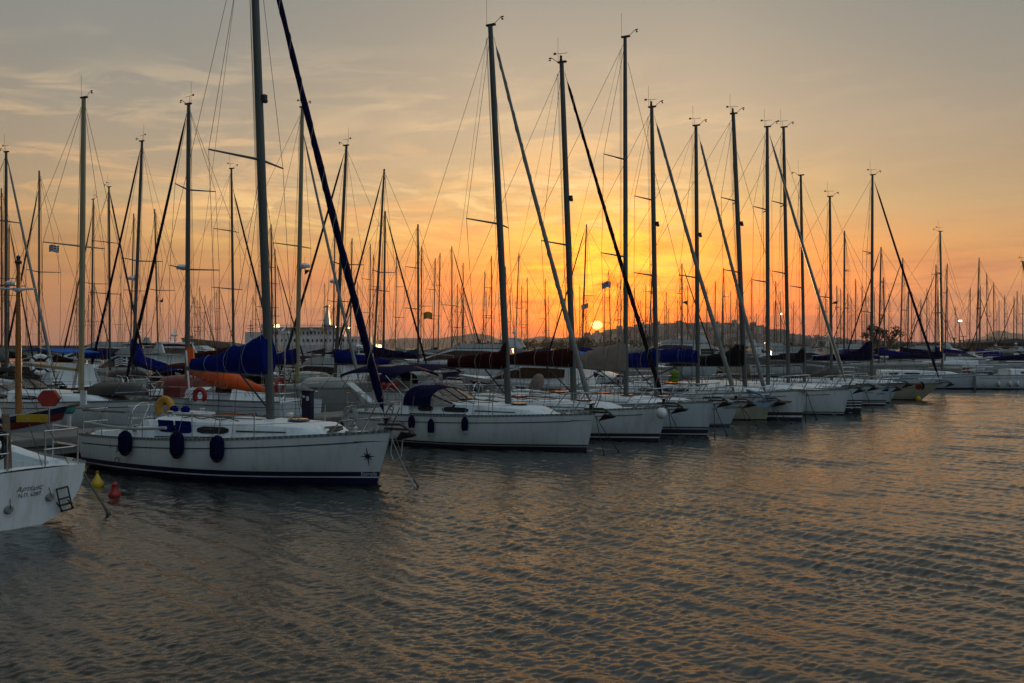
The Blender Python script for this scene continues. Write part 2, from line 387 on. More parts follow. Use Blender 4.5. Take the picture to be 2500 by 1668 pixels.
# ---------------------------------------------------------------- boats
class Hull:
    def __init__(s, L, B, fb, fs, rake=0.35, srake=0.1, sw=0.74, zk=-0.5, fm=None, pst=4.0, bowp=1.6, overhang=0.0):
        s.L, s.B, s.fb, s.fs, s.rake, s.srake, s.sw, s.zk, s.pst, s.bowp = L, B / 2, fb, fs, rake, srake, sw, zk, pst, bowp
        s.fm = fm if fm is not None else lerp(fs, fb, 0.28)
        s.ov = overhang
    def S(s, t):
        return s.fs * (1 - t) * (1 - 2 * t) + s.fm * 4 * t * (1 - t) + s.fb * t * (2 * t - 1)
    def bs(s, t):
        if t < 0.42: return s.B * (1 - (1 - s.sw) * ((0.42 - t) / 0.42) ** 2)
        return s.B * max(0.0, 1 - ((t - 0.42) / 0.58) ** 2.1)
    def hb(s, t, z):
        S = s.S(t); zk = s.zk * lerp(0.5, 1.0, sm(t * 4)) if s.pst >= 4 else s.zk * lerp(0.12, 1, sm(t * 3))
        q = max(0.0, min(1.0, (S - z) / (S - zk)))
        p = lerp(s.pst, s.bowp, sm((t - 0.35) / 0.65)); e = lerp(0.5, 0.85, sm((t - 0.5) / 0.5))
        return s.bs(t) * max(0.0, 1 - q ** p) ** e
    def x(s, t, z):
        S = s.S(t); q = 1 - z / S
        return s.L * t - s.rake * q * t ** 5 + s.srake * q * (1 - t) ** 5 - s.ov * (max(0, q) ** 0.8) * t ** 8
    def t_of(s, x, z):
        a, b = 0.0, 1.0
        for _ in range(30):
            m = (a + b) / 2
            if s.x(m, z) < x: a = m
            else: b = m
        return (a + b) / 2
    def mesh(s, nt=22, nz=9, zlo=-0.12):
        m = MB(); ts = [i / nt for i in range(nt + 1)]; ts[-1] = 0.9985
        rings = []
        for t in ts:
            S = s.S(t); ring = []
            for j in range(nz + 1):
                z = lerp(S, zlo, j / nz); ring.append((s.x(t, z), -s.hb(t, z), z))
            for j in range(nz, -1, -1):
                z = lerp(S, zlo, j / nz); ring.append((s.x(t, z), s.hb(t, z), z))
            rings.append(ring)
        m.loft(rings, close=False); n = len(rings[0])
        m.f.append(tuple(range(n)))                                          # transom
        return m
    def band(s, z0, z1, off=0.004, t0=0.0, t1=0.9985, nt=26, both=True, rel=False, thick=None):
        """strip on the hull side; rel: z0,z1 measured down from the sheer"""
        m = MB()
        for sg in ((-1, 1) if both else (-1,)):
            ra = []
            for i in range(nt + 1):
                t = lerp(t0, t1, i / nt); S = s.S(t)
                za, zb = (S - z0, S - z1) if rel else (z0, z1)
                ring = [(s.x(t, z), sg * (s.hb(t, z) + off), z) for z in (za, (za + zb) / 2, zb)]
                ra.append(ring if sg < 0 else ring[::-1])
            m.loft(ra, close=False)
        return m

def deck_mesh(H, nt=20, cock=(0.03, 0.27), cw=0.46, drop=0.42, camber=0.05):
    ts = [i / nt for i in range(nt + 1)]; ts[-1] = 0.995
    if cock:
        ts += [cock[0], cock[0] + 0.002, cock[1] - 0.002, cock[1]]
    ts = sorted(ts); vs = [-1, -0.72, -cw - 0.01, -cw, 0, cw, cw + 0.01, 0.72, 1]
    m = MB(); rings = []
    for t in ts:
        S = H.S(t) - 0.02; r = []
        for v in vs:
            y = v * (H.hb(t, S) - 0.01); z = S + camber * (1 - v * v)
            if cock and cock[0] + 0.001 < t < cock[1] - 0.001 and abs(v) <= cw + 0.001: z = S - drop
            r.append((H.x(t, S), y, z))
        rings.append(r[::-1])
    return m.loft(rings, close=False)

def roof_fn(H, ta, tf, ha, hf, wf=0.62):
    def fn(t):
        u = (t - ta) / (tf - ta); S = H.S(t) - 0.03
        h = lerp(ha, hf, u ** 1.5)
        if u > 0.86: h = lerp(lerp(ha, hf, 0.86 ** 1.5), 0.01, ((u - 0.86) / 0.14) ** 1.4)
        w = min(H.bs(t) - 0.22, H.B * wf * (1 - 0.25 * u * u)) * (1.0 if u < 0.9 else lerp(1, 0.72, (u - 0.9) / 0.1))
        return S, max(0.01, h), max(0.12, w)
    return fn
def roof_mesh(H, fn, ta, tf, n=14):
    m = MB(); rings = []
    for i in range(n + 1):
        t = lerp(ta, tf, i / n); S, h, w = fn(t); x = H.L * t
        r = [(x, -w, S), (x, -w * 0.96, S + h * 0.55), (x, -w * 0.90, S + h * 0.88), (x, -w * 0.78, S + h), (x, -w * 0.4, S + h * 1.07), (x, 0, S + h * 1.1)]
        r = r + [(a, -b, c) for a, b, c in r[:-1][::-1]]
        rings.append(r)
    return m.loft(rings, close=True)
def roof_window(H, fn, t0, t1, z0=0.30, z1=0.68, n=6, side=-1):
    m = MB(); rr = []
    for i in range(n + 1):
        u = i / n; t = lerp(t0, t1, u); S, h, w = fn(t); x = H.L * t
        e = 0.25 if i in (0, n) else 0.0
        a, b = lerp(z0, z1, e), lerp(z1, z0, e)
        rr.append([(x, side * (w * 0.985 + 0.006), S + h * a), (x, side * (w * (0.93 if b > .6 else .96) + 0.012), S + h * b)])
    if side > 0: rr = [r[::-1] for r in rr]
    return m.loft(rr, close=False)

def sail_cover_mesh(xm, z0, E, prof, wob=0.02, seed=0, collar=True, n=12, rise=0.0):
    """prof: list of (fraction aft, height, half width)"""
    rnd = random.Random(seed); m = MB(); rings = []; N = 18
    for i in range(N + 1):
        u = i / N
        for (a, b) in zip(prof[:-1], prof[1:]):
            if a[0] <= u <= b[0]:
                k = (u - a[0]) / (b[0] - a[0]); h = lerp(a[1], b[1], sm(k)); w = lerp(a[2], b[2], k); break
        x = xm + 0.12 - u * E; r = []
        ph = rnd.random() * 6
        for j in range(n):
            t = 2 * PI * j / n; c = math.cos(t)
            yy = math.sin(t) * w * (1 - 0.35 * max(0, c)) * (1 + wob * 3 * math.sin(3 * t + ph))
            zz = z0 + rise * u - 0.07 + (c + 1) / 2 * h * (1 + wob * math.sin(u * 23 + ph))
            r.append((x + 0.03 * math.sin(j * 2.1 + ph) * 0, yy, zz))
        rings.append(r)
    return m.loft(rings)

def solve_a(root, h, px):
    r = (px - CX) / F
    return (r * root.y - root.x) / (h.x - r * h.y)

RIG = 0.0072
def rigging(parent, H, xm, rk, ztop, zdeck, spr, jibx, jibtop, jib, jibr, cov=0, lod=2, wr=RIG, seed=0, mr=0.085, mm='alu', backst=2, sprl=1.2, sweep=0.4):
    """mast, spreaders, stays; spr = list of fractions of mast height"""
    L = H.L; rnd = random.Random(seed)
    mp = lambda f: Vector((xm - rk * f, 0, lerp(zdeck, ztop, f)))
    n = 10 if lod == 2 else (6 if lod else 5)
    ma = MB().tube([mp(0), mp(0.5), mp(0.85), mp(1)], [mr, mr, mr * 0.88, mr * 0.72], n, ell=0.72).build('mast', mm, parent, smooth=True)
    tips = []
    for k, f in enumerate(spr):
        sl = sprl * (1 - 0.18 * k)
        for sg in (-1, 1):
            p = mp(f); q = p + Vector((-sweep, sg * sl, 0.05)); tips.append((f, sg, q))
            MB().tube([p, q], [0.035, 0.02], 5).build('spreader', mm, parent)
    t_m = xm / L
    for sg in (-1, 1):
        cp = Vector((xm - 0.3, sg * (H.bs(t_m) - 0.12), H.S(t_m)))
        tp = [q for f, s2, q in tips if s2 == sg]
        path = [cp] + tp + [mp(0.985)]
        lower = [Vector((xm - 0.05, sg * (H.bs(t_m) - 0.2), H.S(t_m))), mp(spr[0] - 0.01)]
        if lod == 2:
            MB().tube(path, wr, 4).build('cap_shroud', 'wire', parent)
            b = MB(); b.tube(lower, wr, 4); b.tube([Vector((xm - 0.6, sg * (H.bs(t_m) - 0.2), H.S(t_m))), mp(spr[0] - 0.01)], wr, 4)
            b.build('lower_shroud', 'wire', parent)
        else:
            if sg < 0: bb = MB()
            bb.tube(path, wr, 3, cap=False); bb.tube(lower, wr, 3, cap=False)
            if sg > 0: shr = bb
    bs = MB(); top = mp(0.99)
    if backst == 2:
        mid = Vector((0.6 + 0.15 * L * 0.5, 0, H.S(0) + 2.6))
        bs.tube([top, mid], wr, 4)
        for sg in (-1, 1): bs.tube([mid, Vector((0.15, sg * H.bs(0) * 0.8, H.S(0)))], wr, 4)
    else: bs.tube([top, Vector((0.1, 0, H.S(0)))], wr, 4)
    if lod == 2:
        bs.build('backstay', 'wire', parent)
        hl = MB()                                                            # halyards and topping lift
        for k in range(3):
            hl.tube([mp(0.97) + Vector((-0.1 - 0.05 * k, 0.05 * (k - 1), 0)), Vector((xm - 0.13 - 0.06 * k, 0.12 * (k - 1), zdeck + 0.5))], wr * 0.7, 3)
        hl.build('halyards', 'ropel' if 'ropel' in M else 'rope', parent)
    # forestay / furled jib
    a = Vector((jibx, 0, H.S(1) + 0.12)); b = mp(jibtop) + Vector((0.1, 0, 0))
    pts = []; rr = []
    N = 16 if lod == 2 else 8
    for i in range(N + 1):
        u = i / N; p = a.lerp(b, u); p.z -= 0.22 * math.sin(PI * u) * (0.6); pts.append(p)
        r = wr
        if jib:
            if 0.055 < u < 0.96: r = jibr * (1 - 0.45 * u) * (1 + 0.12 * math.sin(u * 40 + seed))
        rr.append(r)
    if jib:
        pts2 = []; r2 = []
        for i in range(41 if lod == 2 else 13):
            u = i / (40 if lod == 2 else 12); p = a.lerp(b, u); p.z -= 0.13 * math.sin(PI * u); pts2.append(p)
            r2.append(wr if u < 0.03 or u > 0.955 else jibr * (1.05 - 0.5 * u) * (1 + (0.10 if lod == 2 else 0) * math.sin(u * 63 + seed)))
        fj = MB().tube(pts2, r2, 8 if lod == 2 else 5).build('furled_jib', jib, parent, smooth=True)
        if lod == 2:
            hx = MB(); hp = []; ph = seed
            for i in range(200):
                u = lerp(0.05, 0.93, i / 199); p = a.lerp(b, u); p.z -= 0.13 * math.sin(PI * u); r = jibr * (1.08 - 0.5 * u); t = ph + u * 75
                hp.append(p + Vector((r * math.cos(t), r * math.sin(t), 0)))
            hx.tube(hp, 0.009, 3, cap=False).build('luff_edge', 'sail' if jib != 'sail' else 'grail', fj)
        if lod == 2: MB().lathe([(0.05, 0), (0.11, 0.01), (0.11, 0.04), (0.05, 0.06), (0.05, 0.13), (0.11, 0.15), (0.11, 0.17), (0.04, 0.19)], 10, (a.x - 0.02, 0, a.z)).build('furling_drum', 'dark', parent)
    elif lod == 2: MB().tube([a, b], wr, 4).build('forestay', 'wire', parent)
    if lod < 2:
        if not jib: shr.tube([a, b], wr, 3, cap=False)
        shr.v, shr.f = shr.v, shr.f
        o0 = len(shr.v); shr.v += bs.v; shr.f += [tuple(i + o0 for i in f) for f in bs.f]
        for k in range(2): shr.tube([mp(0.97) + Vector((-0.12, 0.06 * (k - .5), 0)), Vector((xm - 0.2 - .3 * k, 0.1 * (k - .5), zdeck + .5))], wr * 0.8, 3, cap=False)
        shr.build('standing_rigging', 'wire', parent)
    # masthead gear
    if lod >= 1:
        MB().box(mp(1) + Vector((0.02, 0, 0.03)), (0.30, 0.10, 0.05)).build('masthead_fitting', 'dark', parent)
        MB().tube([mp(1) + Vector((-0.12, 0, 0)), mp(1) + Vector((-0.13, 0, 0.85))], 0.006, 3).build('antenna', 'dark', parent)
        v = MB(); p = mp(1); sgx = 1 if rnd.random() < .6 else -1
        v.tube([p + Vector((0.15 * sgx, 0, 0.05)), p + Vector((0.34 * sgx, 0, 0.2)), p + Vector((0.42 * sgx, 0, 0.18))], 0.010, 4)
        v.box(p + Vector((0.42 * sgx, 0, 0.14)), (0.05, 0.04, 0.04)); v.box(p + Vector((0.41 * sgx, 0, 0.21)), (0.10, 0.012, 0.035))
        v.build('anemometer', 'dark', parent)
        if rnd.random() < .3: return ma, mp
        v = MB(); v.tube([p + Vector((-0.05, 0, 0.05)), p + Vector((-0.05, 0, 0.32))], 0.007, 3)
        v.tube([p + Vector((-0.25, 0, 0.32)), p + Vector((0.2, 0, 0.30))], 0.009, 3); v.box(p + Vector((-0.24, 0, 0.33)), (0.09, 0.01, 0.07))
        v.build('wind_vane', 'dark', parent)
    if lod == 2:
        if seed % 2 == 0: MB().lathe([(0.05, 0), (0.05, 0.06), (0.04, 0.07), (0.045, 0.17), (0.01, 0.19)], 8, tuple(mp(1) + Vector((-0.02, 0, 0.06)))).build('masthead_light', 'dark', parent)
        p = mp(0.6) + Vector((mr + 0.05, 0, 0)); MB().box(p, (0.1, 0.1, 0.13)).lathe([(0.05, 0), (0.07, 0.04), (0.05, 0.1)], 8, tuple(p + Vector((0.02, 0, -0.12)))).build('steaming_light', 'dark', parent)
    return ma, mp

def rails(parent, H, lod=2, stanch=4, bow_t=0.86, roll=None):
    L = H.L; r = 0.014 if lod == 2 else 0.016; n = 6 if lod == 2 else 4; h = 0.60
    p = MB(); tb = bow_t
    for sg in (-1, 1):
        a = Vector((H.x(tb, 1), sg * (H.bs(tb) - 0.05), H.S(tb)))
        c = Vector((L + 0.12, sg * 0.16, H.S(1) + h + 0.02)); b = Vector((L * tb + 0.45, sg * (H.bs(tb + 0.045) - 0.02), H.S(tb + .04) + h))
        p.tube([a, b, b.lerp(c, 0.5) + Vector((0, sg * 0.04, 0)), c - Vector((0.12, -sg * 0.03, 0)), c, c + Vector((0.0, -sg * 0.05, -0.12)), Vector((L - 0.12, sg * 0.10, H.S(1)))], r, n)
        tm = 0.94; q = Vector((L * tm - .1, sg * (H.bs(tm) - 0.03), H.S(tm)))
        p.tube([q, b.lerp(c, 0.62)], r, n)
        p.tube([a.lerp(b, 0.5), q.lerp(b.lerp(c, .62), 0.5), Vector((L - 0.02, sg * 0.14, H.S(1) + h * 0.5))], r * 0.9, n)
    p.build('pulpit', 'steel', parent)
    p = MB(); ts = 0.015; zs = H.S(0)
    pts = []
    for sg in (-1, 1):
        for k in (h, h * 0.5):
            p.tube([Vector((L * 0.12, sg * (H.bs(.12) - 0.05), zs + k)), Vector((0.12, sg * (H.bs(0) - 0.06), zs + k)), Vector((0.04, sg * (H.bs(0) - 0.2), zs + k)), Vector((0.03, sg * 0.3, zs + k))], r, n)
        for x, y in ((L * .12, H.bs(.12) - .05), (0.10, H.bs(0) - 0.07), (0.03, 0.32)):
            p.tube([Vector((x, sg * y, zs - 0.02)), Vector((x, sg * y, zs + h))], r, n)
    p.build('pushpit', 'steel', parent)
    for sg in (-1, 1):
        ll = MB()
        prev = Vector((L * .12, sg * (H.bs(.12) - .05), H.S(.12)))
        for k in range(stanch + 1):
            t = lerp(0.12, bow_t, (k + 1) / (stanch + 1)); q = Vector((L * t, sg * (H.bs(t) - 0.05), H.S(t)))
            if k < stanch:
                if lod == 2: MB().tube([q, q + Vector((0, 0, h))], 0.013, 6).build('stanchion', 'steel', parent)
                else: ll.tube([q, q + Vector((0, 0, h))], 0.014, 4)
            for z in (h, h * .5):
                ll.tube([prev + Vector((0, 0, z)), q + Vector((0, 0, z))], 0.0045 if lod == 2 else 0.006, 3, cap=False)
            prev = q
        ll.build('lifeline', 'wire', parent)

def anchor(parent, H, m='rust', kind='plough'):
    L = H.L; z = H.S(1) + 0.06; a = MB()
    a.box((L + 0.10, 0, z), (0.55, 0.09, 0.05))
    a.tube([(L - 0.35, 0, z + 0.08), (L + 0.22, 0, z + 0.10), (L + 0.45, 0, z - 0.02), (L + 0.50, 0, z - 0.16)], 0.03, 5)
    t = (L + 0.55, 0, z - 0.22)
    for sg in (-1, 1):
        a.loft([[(L + 0.62, 0, z - 0.10), (L + 0.10, 0, z - 0.22), (L + 0.36, sg * 0.20, z - 0.02)],
                [(L + 0.60, 0, z - 0.13), (L + 0.10, 0, z - 0.25), (L + 0.36, sg * 0.19, z - 0.05)]])
    a.build('anchor', m, parent)

def sailboat(name, label, stem, ang, L, beam, fb, fs, mast_px, top_px, hull='gel', lod=2, boom=None, cover=None, jib=None, jibr=0.07, spr=(0.52,), boot=None,
             cove=True, seed=0, mr=0.085, mm='alu', rake=0.3, group=None, category='sailboat', stanch=4, roofh=(0.42, 0.16), jibtop=0.97, overhang=0.0,
             root=None, mast=None, hk=None, windows=2, dm='deck', cockpit=True, sprl=1.2, sweep=0.4, boomr=0.06, bowsprit=False, anch=True, wr=RIG):
    """stem = world (x, y) of the stemhead; mast_px = photo column of the mast foot; top_px = photo position of the masthead"""
    h = Vector((math.cos(rad(ang)), math.sin(rad(ang)), 0))
    st = Vector((stem[0], stem[1], 0)); rt = st - h * L
    R = empty(name, rt, rad(ang)); tag(R, label, category, group or 'sailing yachts in the marina')
    H = Hull(L, beam, fb, fs, rake=rake, overhang=overhang, **(hk or {}))
   
    H.mesh(26 if lod == 2 else 14, 10 if lod == 2 else 6).build('hull', hull, R, smooth=True)
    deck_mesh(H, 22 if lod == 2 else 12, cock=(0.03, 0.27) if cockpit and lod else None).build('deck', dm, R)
    zt = 0.14
    if lod >= 1:
        bt = boot or [(-0.12, 0.10, 'antifoul'), (0.15, 0.19, 'stripe')]
        for k, (a, b, mm2) in enumerate(bt):
            H.band(b, a, 0.009 + 0.002 * k, nt=52 if lod == 2 else 28).build('boot_stripe', mm2, R, smooth=True)
        if cove: H.band(0.17, 0.192, 0.010, t0=0.02, t1=0.93, rel=True, nt=40).build('cove_stripe', 'stripe', R)
        tr = H.band(-0.045, 0.012, 0.010, rel=True, nt=52 if lod == 2 else 28)
        tr.build('toe_rail', 'slotrail' if lod == 2 and seed in (2, 4, 6) else 'grail', R)
    # coachroof
    ta, tf = 0.27, 0.84
    fn = roof_fn(H, ta, tf, roofh[0], roofh[1])
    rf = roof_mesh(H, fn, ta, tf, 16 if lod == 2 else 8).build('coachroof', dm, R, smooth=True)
    if lod >= 1:
        ws = [(0.335, 0.40), (0.44, 0.55)] if windows == 2 else [(0.30, 0.36), (0.43, 0.56), (0.60, 0.66)] if windows == 3 else [(0.36, 0.62)]
        for a, b in ws:
            for sd in ((-1, 1) if lod == 2 else (-1,)):
                roof_window(H, fn, a, b, side=sd).build('cabin_window', 'glass', rf)
    if lod == 2:
        S, hh, w = fn(0.70); MB().lathe([(0.01, 0), (0.24, 0), (0.25, 0.03), (0.2, 0.06), (0.01, 0.07)], 14, (L * 0.70, 0, S + hh * 1.08)).build('hatch', 'glass', R)
        S, hh, w = fn(0.43); MB().box((L * 0.45, 0, S + hh * 1.1 + 0.02), (0.55, 0.5, 0.04)).build('hatch', 'glass', R)
        S, hh, w = fn(0.30); MB().box((L * 0.315, 0, S + hh * 1.1 + 0.025), (0.8, 0.62, 0.05)).build('companion_hatch', 'deck', R)
        for sg in (-1, 1):
            hr = MB(); pts = []
            for k in range(7):
                t = lerp(0.36, 0.56, k / 6); S, hh, w = fn(t); pts.append((L * t, sg * w * 0.72, S + hh * 1.02 + (0.05 if k % 2 else 0.0)))
            hr.tube(pts, 0.014, 5).build('handrail', 'wood', R)
        for x in (0.22, 0.29):
            for sg in (-1, 1):
                z = H.S(x) + (0.12 if x < .25 else 0.42)
                y = sg * (H.bs(x) - 0.42 if x < .25 else 0.5)
                MB().lathe([(0.075, 0), (0.075, 0.04), (0.05, 0.07), (0.055, 0.12), (0.08, 0.14), (0.02, 0.16)], 10, (L * x, y, z)).build('winch', 'steel', R)
        dl = MB()
        for k in range(5):
            pts = []
            for j in range(9):
                t = lerp(0.30 + .004 * k, 0.60, j / 8); S, hh, w = fn(t); pts.append((L * t, (-1 if k % 2 else 1) * (0.36 + .05 * k - .25 * (j / 8) ** 3), S + hh * 1.07 + 0.015))
            dl.tube(pts, 0.008, 4)
        dl.build('deck_lines', 'rope', R)
        for sg in (-1, 1):
            MB().tube([(L * t, sg * (H.bs(t) * .80), H.S(t) + .035) for t in (.32, .4, .48, .56)], 0.016, 4).build('genoa_track', 'dark', R)
            for t in (.04, .5, .9): MB().box((L * t, sg * (H.bs(t) - .10), H.S(t) + .05), (.16, .03, .04)).build('cleat', 'steel', R)
            rr = []
            for j in range(9):
                t = lerp(.575, .735, j / 8); S, hh, w = fn(t); rr.append([(L * t, sg * (w * .985 + .008), S + hh * .42), (L * t, sg * (w * .975 + .008), S + hh * .52)])
            MB().loft(rr if sg < 0 else [q[::-1] for q in rr], close=False).build('cabin_stripe', 'stripe', rf)
        S, hh, w = fn(.62); MB().lathe([(.03, 0), (.03, .08), (.08, .1), (.09, .14), (.05, .17), (.01, .18)], 10, (L * .64, .3, S + hh)).build('vent', 'steel', R, smooth=True)
        # coamings beside the cockpit
        for sg in (-1, 1):
            c = MB(); rings = []
            for k in range(8):
                t = lerp(0.03, 0.30, k / 7); S = H.S(t) - 0.03; y0 = H.bs(t) * 0.50; y1 = min(H.bs(t) * .74, H.bs(t) - 0.2); hh = 0.10 + 0.18 * sm(k / 7)
                r = [(L * t, sg * y0, S), (L * t, sg * y0, S + hh), (L * t, sg * (y0 + 0.05), S + hh + 0.02), (L * t, sg * (y1 - 0.04), S + hh), (L * t, sg * y1, S)]
                rings.append(r)
            c.loft(rings).build('cockpit_coaming', 'deck', R, smooth=True)
        w = MB(); w.torus((L * 0.115, 0, H.S(.1) + 0.35), 0.38, 0.014, 'x', 20, 5)
        for k in range(3): a = k * PI / 3; w.tube([(L * .115, .38 * math.cos(a), H.S(.1) + .35 + .38 * math.sin(a)), (L * .115, -.38 * math.cos(a), H.S(.1) + .35 - .38 * math.sin(a))], 0.008, 4)
        w.build('steering_wheel', 'steel', R); MB().box((L * 0.14, 0, H.S(.1) - 0.05), (0.2, 0.24, 0.72)).build('steering_pedestal', 'deck', R)
    if lod >= 1: rails(R, H, lod, stanch)
    if lod >= 1 and anch: anchor(R, H)
    # rig
    if mast is None:
        s = solve_a(st, h, mast_px); xm = L + s
        P = rt + h * xm
    else: xm = mast; P = rt + h * xm
    S, hh, w = fn(min(tf - .05, max(ta, xm / L))); zdeck = S + hh
    if mast is None or top_px:
        a2 = solve_a(st, h, top_px[0]); Pt = st + h * a2; rk = -(a2 - (xm - L))
        ztop = CH + (HY - top_px[1]) * Pt.y / F
    else: rk, ztop = 0.25, 12
    ma, mp = rigging(R, H, xm, rk, ztop, zdeck - 0.02, spr, L - 0.12, jibtop, jib, jibr, lod=lod, seed=seed, mr=mr, mm=mm, wr=wr, sprl=sprl, sweep=sweep, backst=2 if lod == 2 else 1)
    if boom:
        E, zb, rise = boom; x0 = xm - rk * 0.08 - 0.10
        MB().tube([(x0, 0, zb), (x0 - E, 0, zb + rise)], boomr, 8 if lod else 5, ell=0.8).build('boom', mm if mm != 'tan' else 'beige', R, smooth=True)
        if cover:
            cm, prof = cover; up = 0.05
            cv = sail_cover_mesh(x0, zb + 0.03, E * 0.97, prof, 0.035 if lod == 2 else 0.02, seed, n=14 if lod == 2 else 8, rise=rise).build('sail_cover', cm, R, smooth=True)
            if lod == 2:
                for u in (0.25, 0.5, 0.78):
                    strap = MB()
                    hh2 = 0.0
                    for (a, b) in zip(prof[:-1], prof[1:]):
                        if a[0] <= u <= b[0]: k = sm((u - a[0]) / (b[0] - a[0])); hh2 = lerp(a[1], b[1], k); ww = lerp(a[2], b[2], (u - a[0]) / (b[0] - a[0]))
                    xx = x0 + .12 - E * .97 * u
                    strap.tube([(xx, (ww * (1 - .35 * max(0, math.cos(t))) + .012) * math.sin(t), zb + rise * u - .05 + (math.cos(t) + 1) / 2 * (hh2 + .02)) for t in [2 * PI * i / 16 for i in range(17)]], 0.0045, 4, cap=False)
                    strap.build('strap', 'ropel', cv)
        if lod == 2:
            MB().tube([(xm + 0.05, 0, zdeck + 0.15), (x0 - E * 0.33, 0, zb + rise * .33)], 0.022, 6).build('boom_vang', 'dark', R)
            v = MB()
            for k in range(4): v.tube([(x0 - E * 0.82 + .03 * k, 0.02 * k, zb + rise * .8), (L * 0.24 + .03 * k, 0.03 * k, H.S(.2) + .2)], 0.007, 3)
            v.build('mainsheet', 'roped', R)
            MB().tube([(x0 - E, 0, zb + rise), tuple(mp(0.97) + Vector((-.15, 0, 0)))], 0.005, 3).build('topping_lift', 'wire', R)
    return R, H, h, rt, fn, mp, xm

def side_x(H, rt, h, px, r=0.0, z=0.8):
    """local x on the near (starboard) side that shows at photo column px"""
    sb = Vector((h.y, -h.x, 0)); best = None
    for i in range(400):
        t = i / 400; x = H.x(t, z); P = rt + h * x + sb * (H.hb(t, z) + r)
        e = abs(CX + F * P.x / P.y - px)
        if best is None or e < best[0]: best = (e, x, P, t)
    return best[1:]

def hull_text(R, H, s, size, x0, z0, m, name='lettering', shear=0.0, center=False, off=0.018, sx=1.0, slope=0.0):
    v, f = text_mesh(s, size, shear); w = max(a[0] for a in v) * sx
    if center: x0 -= w / 2
    mb = MB()
    for a in v:
        x, z = x0 + a[0] * sx, z0 + a[1] + slope * a[0]
        t = H.t_of(x, z); mb.v.append((x, -(H.hb(t, z) + off), z))
    mb.f = [tuple(q) for q in f]
    return mb.build(name, m, R)
# ---------------------------------------------------------------- the front row, bows out from the pontoon
ANG = -26.8
def front(name, label, wl, stempx, ang, mast_px, top_px, L=9.7, beam=3.2, fs=None, **kw):
    h = Vector((math.cos(rad(ang)), math.sin(rad(ang)), 0))
    w = water_at(*wl); w.z = 0
    a = max(0.05, solve_a(w, h, stempx[0])); st = w + h * a
    fb = CH + (HY - stempx[1]) * st.y / F
    return sailboat(name, label, st, ang, L, beam, fb, fs if fs else fb * 0.78, mast_px, top_px, rake=a, **kw)
tall = [(0, 0.95, 0.24), (0.10, 0.92, 0.26), (0.35, 0.66, 0.24), (0.7, 0.42, 0.17), (1.0, 0.24, 0.11)]
std = [(0, 0.85, 0.12), (0.07, 0.75, 0.16), (0.13, 0.50, 0.17), (0.5, 0.42, 0.16), (1.0, 0.22, 0.10)]
lowc = [(0, 0.60, 0.10), (0.10, 0.52, 0.16), (0.5, 0.42, 0.15), (1.0, 0.26, 0.10)]
G1 = 'sailing yachts moored bow out in the front row'

# 1 - the big yacht at the left
B1 = front('sailing_yacht', 'large white yacht with compass star on its bow and royal blue sail cover',
    (922, 1182), (957, 1054), ANG, 660.6, (613, -278), L=8.3, beam=3.0, fs=0.80, jib='navy', jibr=0.088, mr=0.112, seed=2, group=G1,
    boom=(2.45, 2.30, 0.10), cover=('blue', [(0, 0.88, 0.24), (0.10, 0.90, 0.27), (0.4, 0.64, 0.24), (0.72, 0.38, 0.17), (1.0, 0.27, 0.12)]),
    boot=[(-0.12, 0.135, 'navyg'), (0.135, 0.165, 'white'), (0.165, 0.265, 'navyg')], roofh=(0.46, 0.20), spr=(0.485,), stanch=3)
R1, H1, h1, rt1, fn1, mp1, xm1 = B1
R1b = R1
# emblem and lettering on the bow
def star(R, H, x0, z0, s, m='navyg'):
    mb = MB()
    def P(x, z): t = H.t_of(x, z); return (x, -(H.hb(t, z) + 0.008), z)
    for k in range(8):
        a = PI / 2 + k * PI / 4; l = (s if k % 4 == 0 else s * 0.78 if k % 2 == 0 else s * 0.55); w = 0.16
        tip = (x0 + math.cos(a) * l * 0.8, z0 + math.sin(a) * l)
        p = [(x0 + math.cos(a + w * 3) * s * .13, z0 + math.sin(a + w * 3) * s * .13), (x0 + math.cos(a - w * 3) * s * .13, z0 + math.sin(a - w * 3) * s * .13), tip]
        mb.poly([P(*p[0]), P(*p[1]), P(*p[2])])
    ring = [P(x0 + math.cos(t) * s * .15, z0 + math.sin(t) * s * .17) for t in [2 * PI * i / 14 for i in range(14)]]
    ri2 = [P(x0 + math.cos(t) * s * .10, z0 + math.sin(t) * s * .115) for t in [2 * PI * i / 14 for i in range(14)]]
    mb.loft([ring, ri2]); mb.loft([ri2, ring])
    return mb.build('compass_star', m, R)
xs, _, _ = side_x(H1, rt1, h1, 898, z=0.55)
star(R1, H1, xs, 0.60, 0.24)
hull_text(R1, H1, 'Estrella', 0.115, side_x(H1, rt1, h1, 882, z=0.21)[0], 0.185, 'white', shear=0.25, sx=0.9)
x3 = side_x(H1, rt1, h1, 283, z=0.55)[0]
hull_text(R1, H1, '3', 0.22, x3, 0.50, 'stripe', sx=0.9); hull_text(R1, H1, 'Cl', 0.24, x3 - 0.10, 0.22, 'stripe', shear=0.35, sx=0.9)
hull_text(R1, H1, '·', 0.3, x3 - 0.25, 0.50, 'stripe')
xw = side_x(H1, rt1, h1, 900, z=0.95)[0]
wd = MB(); pts = [(xw - 0.25, 0.895), (xw + 0.35, 0.925), (xw - 0.25, 0.925)]
wd.poly([(x, -(H1.hb(H1.t_of(x, z), z) + 0.008), z) for x, z in pts]); wd.build('bow_dart', 'stripe', R1)

